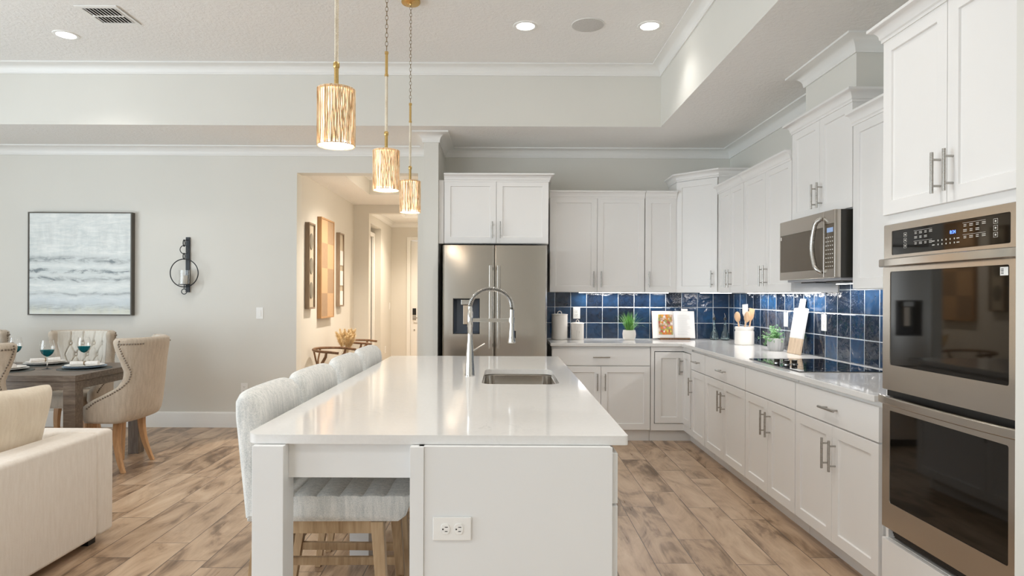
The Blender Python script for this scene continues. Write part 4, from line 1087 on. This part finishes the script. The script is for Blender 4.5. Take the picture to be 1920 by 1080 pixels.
obj('glass_cylinder', MB().lathe([(.050, zr-.110), (.050, zr+.028), (.0478, zr+.028), (.0478, zr-.110)], 32, (xc, yc, 0), False), M['clear'], r)
obj('candle', MB().lathe([(.033, zr-.1115), (.033, zr-.03), (.030, zr-.026), (.001, zr-.028)], 24, (xc, yc, 0)), paint('candle_wax', (.84, .81, .74), .5), r)

# ------------------------------------------------------------------ dining table and chairs
TX, TYa, TYb, TZ = -3.085, 4.605, 5.50, .760
r = thing('dining_table', 'long grey-brown wooden dining table with square legs', 'table', ((TX-5.36)/2, (TYa+TYb)/2, 0))
ox, oy = (TX-5.36)/2, (TYa+TYb)/2; hx, hy = (TX+5.36)/2, (TYb-TYa)/2
obj('tabletop', MB().box(-hx, -hy, TZ-.045, hx, hy, TZ), M['greywood'], r, bevel=.003)
b = MB(); b.box(-hx+.09, -hy+.012, TZ-.105, hx-.09, -hy+.035, TZ-.0455); b.box(-hx+.09, hy-.035, TZ-.105, hx-.09, hy-.012, TZ-.0455); b.box(hx-.035, -hy+.09, TZ-.105, hx-.012, hy-.09, TZ-.0455); b.box(-hx+.012, -hy+.09, TZ-.105, -hx+.035, hy-.09, TZ-.0455)
obj('apron', b, M['greywood'], r)
for sx in (-1, 1):
    for sy in (-1, 1):
        x1_, y1_ = sx*(hx-.004), sy*(hy-.004); x0_, y0_ = x1_-sx*.088, y1_-sy*.088
        obj('leg', MB().box(min(x0_, x1_), min(y0_, y1_), 0, max(x0_, x1_), max(y0_, y1_), TZ-.0455), wood('table_leg_wood', (.10, .075, .058), (.17, .13, .10), (.25, .20, .155)) if sx == sy == 1 else bpy.data.materials.get('table_leg_wood') or M['greywood'], r, bevel=.002)

def catmull(pts, m=5, closed=True):
    out = []; n = len(pts)
    for i in range(n):
        p0, p1, p2, p3 = [Vector(pts[(i+k) % n]) for k in (-1, 0, 1, 2)]
        for j in range(m):
            t_ = j/m
            out.append(tuple(.5*((2*p1)+(-p0+p2)*t_+(2*p0-5*p1+4*p2-p3)*t_*t_+(-p0+3*p1-3*p2+p3)*t_**3)))
    return out
def make_chair():
    r = thing('dining_chair', 'x', 'chair', (0, 0, 0), 0, 'tufted wing chairs around the dining table')
    HW, DB = .285, .20
    fz_ = [(.385, .40), (.405, .45), (.44, .465), (.50, .455), (.545, .40), (.60, .29), (.65, .195), (.70, .140), (.76, .128), (.83, .160), (.91, .200), (.975, .222), (1.005, .215), (1.02, .200)]
    lean_ = [(.385, .13), (.43, .085), (.50, .065), (.63, .045), (.83, .022), (.97, .0), (1.02, .0)]
    def lut(T, z):
        if z <= T[0][0]: return T[0][1]
        for (a, va), (b_, vb) in zip(T, T[1:]):
            if z <= b_: return va+(vb-va)*(z-a)/(b_-a)
        return T[-1][1]
    NS = 400; sp = []; acc = 0; last = None
    for k_ in range(NS+1):
        q = k_/NS*(PI/2+1.5)
        p_ = (DB*(1-math.cos(q)), HW*math.sin(q), math.cos(q)/HW, -math.sin(q)/DB) if q <= PI/2 else (DB+(q-PI/2)*.3, HW, 0, -1)
        # normal (nx, ny) pointing outward
        if q <= PI/2: nx, ny = -math.cos(q)/DB, math.sin(q)/HW
        else: nx, ny = 0, 1
        l = math.hypot(nx, ny)
        if last: acc += math.hypot(p_[0]-last[0], p_[1]-last[1])
        last = p_; sp.append((acc, p_[0], p_[1], nx/l, ny/l))
    def at_s(s_):
        a = abs(s_); lo, hi = 0, NS
        while hi-lo > 1:
            m_ = (lo+hi)//2
            if sp[m_][0] <= a: lo = m_
            else: hi = m_
        t_ = (a-sp[lo][0])/max(1e-9, sp[hi][0]-sp[lo][0]); v = [sp[lo][c_]+(sp[hi][c_]-sp[lo][c_])*t_ for c_ in range(1, 5)]
        sg = 1 if s_ >= 0 else -1
        return v[0], v[1]*sg, v[2], v[3]*sg
    def s_of(f): return next(q[0] for q in sp if q[1] >= f)
    x0 = -.33; TH = .072
    def P(s_, z, off):
        d_, y, nx, ny = at_s(s_); l_ = lut(lean_, z)*max(0, 1-d_/.22); fl = .018*max(0, (z-.80)/.22)*min(1, abs(y)/HW)
        return (x0+d_+l_+nx*off, y*(1+fl*2)+ny*off, z)
    zs = [.385, .392, .41, .44, .47, .50, .53, .56, .59, .62, .65, .68, .71, .74, .77, .80, .84, .88, .92, .96, .985, 1.003, 1.014, 1.020]
    NU = 44; b = MB(); rings = []
    for z in zs:
        D_ = s_of(lut(fz_, z)); e_ = 0
        if z > 1.0: e_ = (z-1.0)/.02
        if z < .395: e_ = .6*(.395-z)/.010
        i_ = .030*e_**1.6; ring = []
        for k_ in range(NU+1):
            u = -1+2*k_/NU; tip = .012 if abs(u) > .999 else (.004 if abs(u) > .95 else 0)
            ring.append(P(u*D_, z, -i_-tip))
        for t_ in (.25, .5, .75): ring.append(P(D_+.012*math.sin(PI*t_), z, -(i_+.012+(TH-2*i_-.024)*t_)))
        for k_ in range(NU+1):
            u = 1-2*k_/NU; tip = .012 if abs(u) > .999 else (.004 if abs(u) > .95 else 0)
            ring.append(P(u*D_, z, -(TH-i_-tip)))
        for t_ in (.75, .5, .25): ring.append(P(-D_-.012*math.sin(PI*t_), z, -(i_+.012+(TH-2*i_-.024)*t_)))
        rings.append(ring)
    b.loft(rings, False); nr_ = len(rings[0])
    for base_ in (0, (len(rings)-1)*nr_):
        for k_ in range(NU): b.f.append((base_+k_, base_+k_+1, base_+2*NU+3-k_+1-0, base_+2*NU+4-k_+1-0))
        b.f.append(tuple(base_+q for q in (NU, NU+1, NU+2, NU+3, NU+4))); b.f.append(tuple(base_+q for q in (2*NU+4, 2*NU+5, 2*NU+6, 2*NU+7, 0)) if nr_ == 2*NU+8 else (0, 1, 2))
    obj('wing_shell', b, M['linen'], r, ang=60)
    for sgn in (-1, 1):
        b = MB(); last = None
        for k_ in range(600):
            z = .50+(1.0-.50)*k_/599; D_ = s_of(lut(fz_, z))-.045; p_ = Vector(P(sgn*D_, z, .001))
            if last is None or (p_-last).length > .0185: b.sphere(p_, .0072, 5, (1, .7, 1)); last = p_
        D0 = s_of(lut(fz_, .975))-.045; q = D0
        while q > D0-.17: b.sphere(P(sgn*q, .975, .001), .0072, 5, (1, .7, 1)); q -= .0185
        obj('nailhead_trim', b, M['nail'], r)
    tuft = []
    for row, z in enumerate((.90, .80, .70, .60)):
        n_ = 4 if row % 2 == 0 else 3
        for k_ in range(n_): tuft.append(((k_-(n_-1)/2)*.125, z))
    def fr(u, v):
        z = .49+.523*v; D_ = min(s_of(lut(fz_, z))-.02, .36); s_ = (2*u-1)*D_
        h = .030*math.sin(PI*min(max(u, .001), .999))**.3*math.sin(PI*min(max(v, .001), .999))**.3
        dm = min(math.hypot(s_-ty, z-tz) for ty, tz in tuft); h -= .030*math.exp(-(dm/.020)**2)
        a_ = s_/.125+(z-.90)/.20+.5; c_ = s_/.125-(z-.90)/.20+.5
        if z < .90: fold = max(math.exp(-((a_-round(a_))/.055)**2), math.exp(-((c_-round(c_))/.055)**2))
        else: fold = math.exp(-((s_/.125+.5-round(s_/.125+.5))/.06)**2)
        if abs(s_) > .25: fold = 0
        h -= .013*fold
        return P(s_, z, -TH+.006-max(h, -.012))
    b = MB(); b.grid(fr, 110, 80); bc = obj('tufted_back', b, M['linen_lit'], r, ang=75)
    for ty, tz in tuft: obj('tuft_button', MB().sphere(P(ty, tz, -TH-.006), .010, 6, (.7, 1, 1)), M['linen_lit'], bc)
    b = MB(); rings = []
    for z, ins in ((.385, .012), (.392, 0), (.46, 0), (.485, .010), (.495, .035)):
        rings.append([(x, y, z) for x, y in rrect(-.16+ins, .20-ins, -.20+ins, .20-ins, .06)])
    b.loft(rings); obj('seat', b, M['linen'], r, ang=60)
    b = MB(); b.loft([[(x, y, z) for x, y in rrect(-.12, .165, -.208, .208, .02)] for z in (.375, .384)]); obj('seat_base', b, M['linen'], r)
    for sgn in (-1, 1):
        b = MB(); rings = []
        for t_ in [k_/8 for k_ in range(9)]:
            z = .40*(1-t_); x = -.075+.05*t_-.115*t_**2; y = sgn*(.155+.045*t_); hh = .024-.010*t_
            rings.append([(x-hh, y-hh, z), (x+hh, y-hh, z), (x+hh, y+hh, z), (x-hh, y+hh, z)])
        b.loft(rings); obj('leg', b, M['honey'], r, bevel=.002)
        b = MB(); b.loft([[(.105-h_, sgn*.19-h_, z), (.105+h_, sgn*.19-h_, z), (.105+h_, sgn*.19+h_, z), (.105-h_, sgn*.19+h_, z)] for z, h_ in ((0, .014), (.374, .024))]); obj('leg', b, M['honey'], r, bevel=.002)
    return r
c0 = make_chair()
c0.location = (-3.005, 5.02, 0); c0.rotation_euler = (0, 0, R(180)); c0['label'] = 'beige wing dining chair with nailheads at the right end of table'
dup(c0, (-3.79, 5.60, 0), R(-90), 'tufted beige wing chair behind dining table facing camera, fully seen')
dup(c0, (-3.575, 4.44, 0), R(90), 'beige wing chair at near side of table, cut off by left edge')
dup(c0, (-4.76, 5.60, 0), R(-90), 'beige wing chair behind table at the far left edge of view')

# place settings
def setting(label_p, label_c, label_n, x, y, blue, rot):
    tag(obj('placemat', MB().lathe([(.185, 0), (.187, .002), (.185, .004), (.001, .004)], 48, (x, y, TZ)), M['placemat']), label_c, 'placemat', 'round dark placemats')
    z = TZ+.0045
    tag(obj('charger_plate', MB().lathe([(.085, 0), (.09, .003), (.140, .013), (.152, .017), (.150, .019), (.09, .006), (.001, .005)], 48, (x, y, z)), M['plateblue'] if blue else M['plategrey']), label_p.replace('dinner plate', 'charger plate under the dinner plate'), 'plate', 'charger plates')
    z += .0075
    tag(obj('dinner_plate', MB().lathe([(.080, 0), (.085, .003), (.125, .016), (.136, .019), (.134, .021), (.085, .007), (.001, .006)], 48, (x, y, z)), paint('white_glaze', (.78, .77, .75), .2) if blue else M['ceramic']), label_p, 'plate', 'dinner plates')
    z += .030
    r = thing('rolled_napkin', label_n, 'napkin', (x, y, z), rot)
    b = MB(); b.tube([(-.105, 0, 0), (-.10, 0, 0), (-.02, 0, 0), (.0, 0, -.001), (.02, 0, 0), (.10, 0, 0), (.105, 0, 0)], [.008, .021, .019, .014, .019, .023, .008], 16, flat=.8); obj('cloth', b, M['napkin'], r)
    obj('napkin_ring', MB().lathe([(.017, -.004), (.018, .0), (.017, .004)], 20, caps=False).xf(Matrix.Rotation(R(90), 4, 'Y')), M['bronze'], r, solid=.001)
setting('white dinner plate at the right end of table before end chair', 'dark placemat at the right end of dining table', 'white rolled napkin on the plate at table end', -3.31, 5.05, True, R(10))
setting('cream dinner plate at far side of table before tufted chair', 'dark placemat at far side before the tufted chair', 'cream rolled napkin on plate before the tufted chair', -3.80, 5.30, False, R(40))
setting('cream dinner plate at near side of table beside near wing chair', 'dark placemat at near side beside the near wing chair', 'cream rolled napkin on plate beside near wing chair', -3.80, 4.87, False, R(-20))
def wineglass(label, x, y):
    r = thing('wine_glass', label, 'glass', (x, y, TZ), 0, 'teal wine glasses')
    obj('foot_and_stem', MB().lathe([(.036, 0), (.036, .0012), (.012, .005), (.004, .012), (.0036, .095), (.008, .102)], 28), M['clear'], r)
    up = [(.0475, .150), (.0495, .165), (.047, .19), (.040, .226), (.039, .226), (.046, .19), (.0485, .165), (.0465, .150)]
    obj('bowl', MB().lathe(up, 32, caps=False), M['clear'], r)
    lo = [(.004, .096), (.020, .104), (.037, .122), (.0475, .150), (.0455, .150), (.036, .125), (.019, .108), (.002, .102)]
    obj('teal_bowl_base', MB().lathe(lo, 32), M['teal'], r)
wineglass('teal-based wine glass standing nearest the table edge, in front', -3.57, 5.00)
wineglass('teal-based wine glass in front of the tufted chair, behind end plate', -3.52, 5.36)
wineglass('teal-based wine glass at far left beside near wing chair', -4.05, 5.30)

# ------------------------------------------------------------------ sofa
r = thing('sofa', 'cream fabric sofa arm at lower left corner of view', 'sofa', (-3.3, 3.0, 0))
def soft(x0, y0, z0, x1, y1, z1, rd=.03, n=5):
    b = MB(); rings = []
    for k_ in range(n+1):
        a = PI/2*k_/n; rings.append([(x, y, z0+rd-rd*math.sin(a)) for x, y in rrect(x0+rd*(1-math.cos(a)), x1-rd*(1-math.cos(a)), y0+rd*(1-math.cos(a)), y1-rd*(1-math.cos(a)), rd)][::1])
    rings = rings[::-1]
    for k_ in range(n+1):
        a = PI/2*k_/n; i_ = rd*(1-math.cos(a)); rings.append([(x, y, z1-rd+rd*math.sin(a)) for x, y in rrect(x0+i_, x1-i_, y0+i_, y1-i_, rd)])
    return b.loft(rings)
sx_, sy_ = -3.3, 3.0
obj('arm', soft(-2.365-sx_, 2.35-sy_, .05, -2.165-sx_, 3.418-sy_, .608, .022), M['sofa'], r, ang=50)
obj('backrest', soft(-4.6-sx_, 3.42-sy_, .05, -2.165-sx_, 3.555-sy_, .608, .022), M['sofa'], r, ang=50)
obj('base', soft(-4.6-sx_, 2.40-sy_, .05, -2.367-sx_, 3.418-sy_, .30, .02), M['sofa'], r, ang=50)
obj('seat_cushion', soft(-4.55-sx_, 2.36-sy_, .302, -2.368-sx_, 3.417-sy_, .45, .05), M['sofa'], r, ang=50)
for x, y in ((-2.25, 3.45), (-2.25, 2.45), (-4.5, 3.4), (-4.5, 2.5)):
    obj('foot', MB().box(x-.03-sx_, y-.03-sy_, 0, x+.03-sx_, y+.03-sy_, .051), M['black'], r)
def pillow_mesh(w_, h_, th):
    b = MB()
    def f(u, v, s_):
        x = 2*u-1; z = 2*v-1
        pin = 1-.07*(1-abs(x)**2)*abs(z)**3 ; pin2 = 1-.07*(1-abs(z)**2)*abs(x)**3
        t_ = th*((1-x**4)*(1-z**4))**.55
        wr = .004*math.sin(9*x+4*z)*math.sin(6*z-3*x)*(1-x*x)
        return (s_*(t_+wr*(t_/th)), w_/2*x*pin2*(1-.07*abs(x)**6*abs(z)**6), h_/2*z*pin*(1-.07*abs(x)**6*abs(z)**6))
    b.grid(lambda u, v: f(u, v, 1), 28, 24); b.grid(lambda u, v: f(u, v, -1), 28, 24); return b
p = tag(obj('throw_pillow', pillow_mesh(.56, .44, .075).xf(Matrix.Rotation(R(-3), 4, 'X') @ Matrix.Rotation(R(12), 4, 'Y')), M['pillow'], ang=80), 'cream throw pillow in sofa corner rising above the arm', 'pillow')
p.location = (-2.452, 3.125, .678)

# ------------------------------------------------------------------ hallway things
def hall_art(name, label, y0, y1, z0, z1, kind):
    r = thing(name, label, 'wall art', (HX, (y0+y1)/2, (z0+z1)/2), R(90))
    w_ = y1-y0; h_ = z1-z0; d_ = .05; ft = .018
    b = MB(); b.box(-w_/2, -d_, -h_/2, -w_/2+ft, -.001, h_/2); b.box(w_/2-ft, -d_, -h_/2, w_/2, -.001, h_/2); b.box(-w_/2+ft, -d_, h_/2-ft, w_/2-ft, -.001, h_/2); b.box(-w_/2+ft, -d_, -h_/2, w_/2-ft, -.001, -h_/2+ft)
    fm = {'ovals': wood('grey_oak_frame', (.17, .12, .08), (.26, .19, .13), (.34, .26, .19)), 'check': wood('orange_oak_frame', (.33, .17, .07), (.45, .26, .12), (.52, .32, .17)), 'panes': bpy.data.materials.get('grey_oak_frame') or M['walnut']}[kind]
    obj('frame', b, fm, r, bevel=.001)
    if kind == 'check':
        tt = NT('inlaid_wood_squares'); c = tt.coord(); x, y, z = tt.sep(c)
        cu = tt.math('FLOOR', tt.math('DIVIDE', x, w_/2)); cz = tt.math('FLOOR', tt.math('DIVIDE', z, h_/4)); par = tt.math('ABSOLUTE', tt.math('MODULO', tt.math('ADD', cu, cz), 2.0))
        sg = tt.math('MULTIPLY_ADD', tt.math('ABSOLUTE', tt.math('MODULO', cu, 2.0)), -2.0, 1.0)
        ln_ = tt.math('SINE', tt.math('MULTIPLY', tt.math('ADD', z, tt.math('MULTIPLY', tt.math('MULTIPLY', x, sg), 1.3)), 260.0)); nz = tt.noise(c, 22, 3)
        colr = tt.mix(par, (.56, .36, .20), (.33, .22, .135)); colr = tt.mix(tt.math('MULTIPLY', nz.outputs[0], .3), colr, (.62, .46, .30)); colr = tt.mix(tt.math('MULTIPLY', tt.math('GREATER_THAN', ln_, .6), .35), colr, (.22, .13, .07))
        tt.p(colr, .6); tt.bump(ln_, .3, .003)
        obj('inlay_panel', MB().box(-w_/2+ft, -d_+.006, -h_/2+ft, w_/2-ft, -.002, h_/2-ft), tt.m, r, smooth=False)
    else:
        bk = obj('backing', MB().box(-w_/2+ft, -d_+.016, -h_/2+ft, w_/2-ft, -.002, h_/2-ft), paint('linen_backing', (.52, .46, .36), .8), r, smooth=False)
        b = MB()
        if kind == 'ovals':
            for k_ in range(3):
                cz = (1-k_)*h_*.285; b.poly([(.055*math.cos(a), cz+h_*.095*math.sin(a)) for a in [2*PI*q/28 for q in range(28)]], -d_+.008, -d_+.0155, 'y')
            obj('oval_inlay', b, paint('grey_oval', (.22, .20, .16), .7), r, bevel=.002)
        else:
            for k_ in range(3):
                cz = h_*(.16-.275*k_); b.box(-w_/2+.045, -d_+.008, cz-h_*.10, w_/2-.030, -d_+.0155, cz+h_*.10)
            obj('painted_reflection', b, paint('painted_reflection', (.88, .88, .87), .2), r, bevel=.002)  # solid white squares stand in for window reflections on the box front
    return r
hall_art('shadow_box', 'narrow shadow box with grey ovals on hallway wall', 6.915, 7.14, 1.195, 2.135, 'ovals')
hall_art('wood_wall_panel', 'tall inlaid wooden checker panel on hallway wall', 7.37, 7.93, 1.075, 2.250, 'check')
hall_art('shadow_box', 'narrow shadow box with painted window reflections on hallway wall', 8.19, 8.42, 1.200, 2.148, 'panes')
# wishbone chairs
def make_wish():
    r = thing('wishbone_chair', 'x', 'chair', (0, 0, 0), 0, 'curved-back wooden chairs in the hallway')
    # faces +x; bent top rail
    b = MB(); pts = []
    for k_ in range(25):
        a = R(-100+200*k_/24); pts.append((-.02-.23*math.cos(a)*1.0, .268*math.sin(a), .735+.012*math.cos(a)))
    pts = [(pts[0][0]+.10, pts[0][1]+.015, .722)] + pts + [(pts[-1][0]+.10, pts[-1][1]-.015, .722)]
    b.tube(pts, .0145, 10); obj('top_rail', b, M['walnut'], r)
    b = MB(); b.tube([(-.20, 0, .43), (-.225, 0, .55)], [.014, .013], 8)
    for s_ in (-1, 1): b.tube([(-.222, 0, .54), (-.235, s_*.03, .62), (-.235, s_*.085, .735)], [.012, .010, .010], 8)
    obj('splat', b, M['walnut'], r)
    b = MB(); rings = []
    for z, ins in ((.415, .01), (.42, 0), (.44, 0), (.446, .012)): rings.append([(x, y*(1+.12*(x+.2)/.4), z) for x, y in rrect(-.20+ins, .22-ins, -.205+ins, .205-ins, .03)])
    b.loft(rings); obj('seat', b, M['rope'], r)
    for s_ in (-1, 1):
        b = MB(); b.tube([(.20, s_*.235, 0), (.20, s_*.225, .25), (.20, s_*.215, .45)], [.012, .017, .015], 10); obj('leg', b, M['walnut'], r)
        b = MB(); b.tube([(-.235, s_*.19, 0), (-.22, s_*.185, .25), (-.18, s_*.20, .44), (-.10, s_*.235, .56), (-.02, s_*.262, .68), (-.01, s_*.266, .73)], [.012, .016, .019, .018, .015, .012], 10); obj('leg', b, M['walnut'], r)
    b = MB()
    for s_ in (-1, 1): b.tube([(.20, s_*.228, .22), (-.22, s_*.185, .22)], .010, 8)
    b.tube([(.20, -.228, .30), (.20, .228, .30)], .010, 8); obj('stretcher', b, M['walnut'], r)
    return r
w0 = make_wish(); w0.location = (-1.86, 7.12, 0); w0.rotation_euler = (0, 0, R(-8)); w0['label'] = 'curved-back walnut chair at hallway wall, nearer one left of the pampas'
dup(w0, (-1.83, 8.42, 0), R(4), 'curved-back walnut chair at hallway wall, farther one right of the pampas')
r = thing('side_table', 'small round wooden table between the hallway chairs', 'table', (-1.90, 7.76, 0))
obj('table_top', MB().lathe([(.20, .535), (.205, .545), (.205, .558), (.20, .562), (.001, .562)], 36), M['walnut'], r)
for k_ in range(3):
    a = 2*PI*k_/3+.4; obj('leg', MB().tube([(.17*math.cos(a), .17*math.sin(a), 0), (.12*math.cos(a), .12*math.sin(a), .536)], [.011, .015], 10), M['walnut'], r)
r = thing('pampas_vase', 'glass vase of golden pampas grass between hallway chairs', 'plant', (-1.905, 7.72, .5625))
obj('vase', MB().lathe([(.045, 0), (.055, .01), (.058, .08), (.040, .135), (.042, .150), (.039, .150), (.037, .135), (.054, .08), (.050, .014), (.001, .010)], 28), M['clear'], r)
t = NT('pampas_plume'); n = t.noise(t.coord(), 30, 3); t.p(t.ramp(n.outputs[0], [(.3, (.52, .36, .16)), (.5, (.76, .60, .34)), (.7, (.86, .75, .52))]), .9)
b = MB(); rnd = random.Random(11)
for k_ in range(26):
    a = rnd.uniform(0, 2*PI); sp = rnd.uniform(.02, .15); H = rnd.uniform(.27, .385); base = Vector((rnd.uniform(-.015, .015), rnd.uniform(-.015, .015), .02)); tip = Vector((sp*math.cos(a), sp*math.sin(a), H))
    b.tube([base, base.lerp(tip, .6)], .0012, 4)
    for q in range(300):
        t_ = rnd.uniform(.48, 1); p0 = base.lerp(tip, t_); w_ = .050*math.sin(PI*min(1, (t_-.42)/.60))**.7; d_ = Vector((rnd.uniform(-1, 1), rnd.uniform(-1, 1), rnd.uniform(.1, 1.2))).normalized()*w_
        s_ = d_.orthogonal().normalized()*.0016
        b.add([p0-s_, p0+s_, p0+d_], [(0, 1, 2)])
obj('plumes', b, t.m, r, smooth=False)
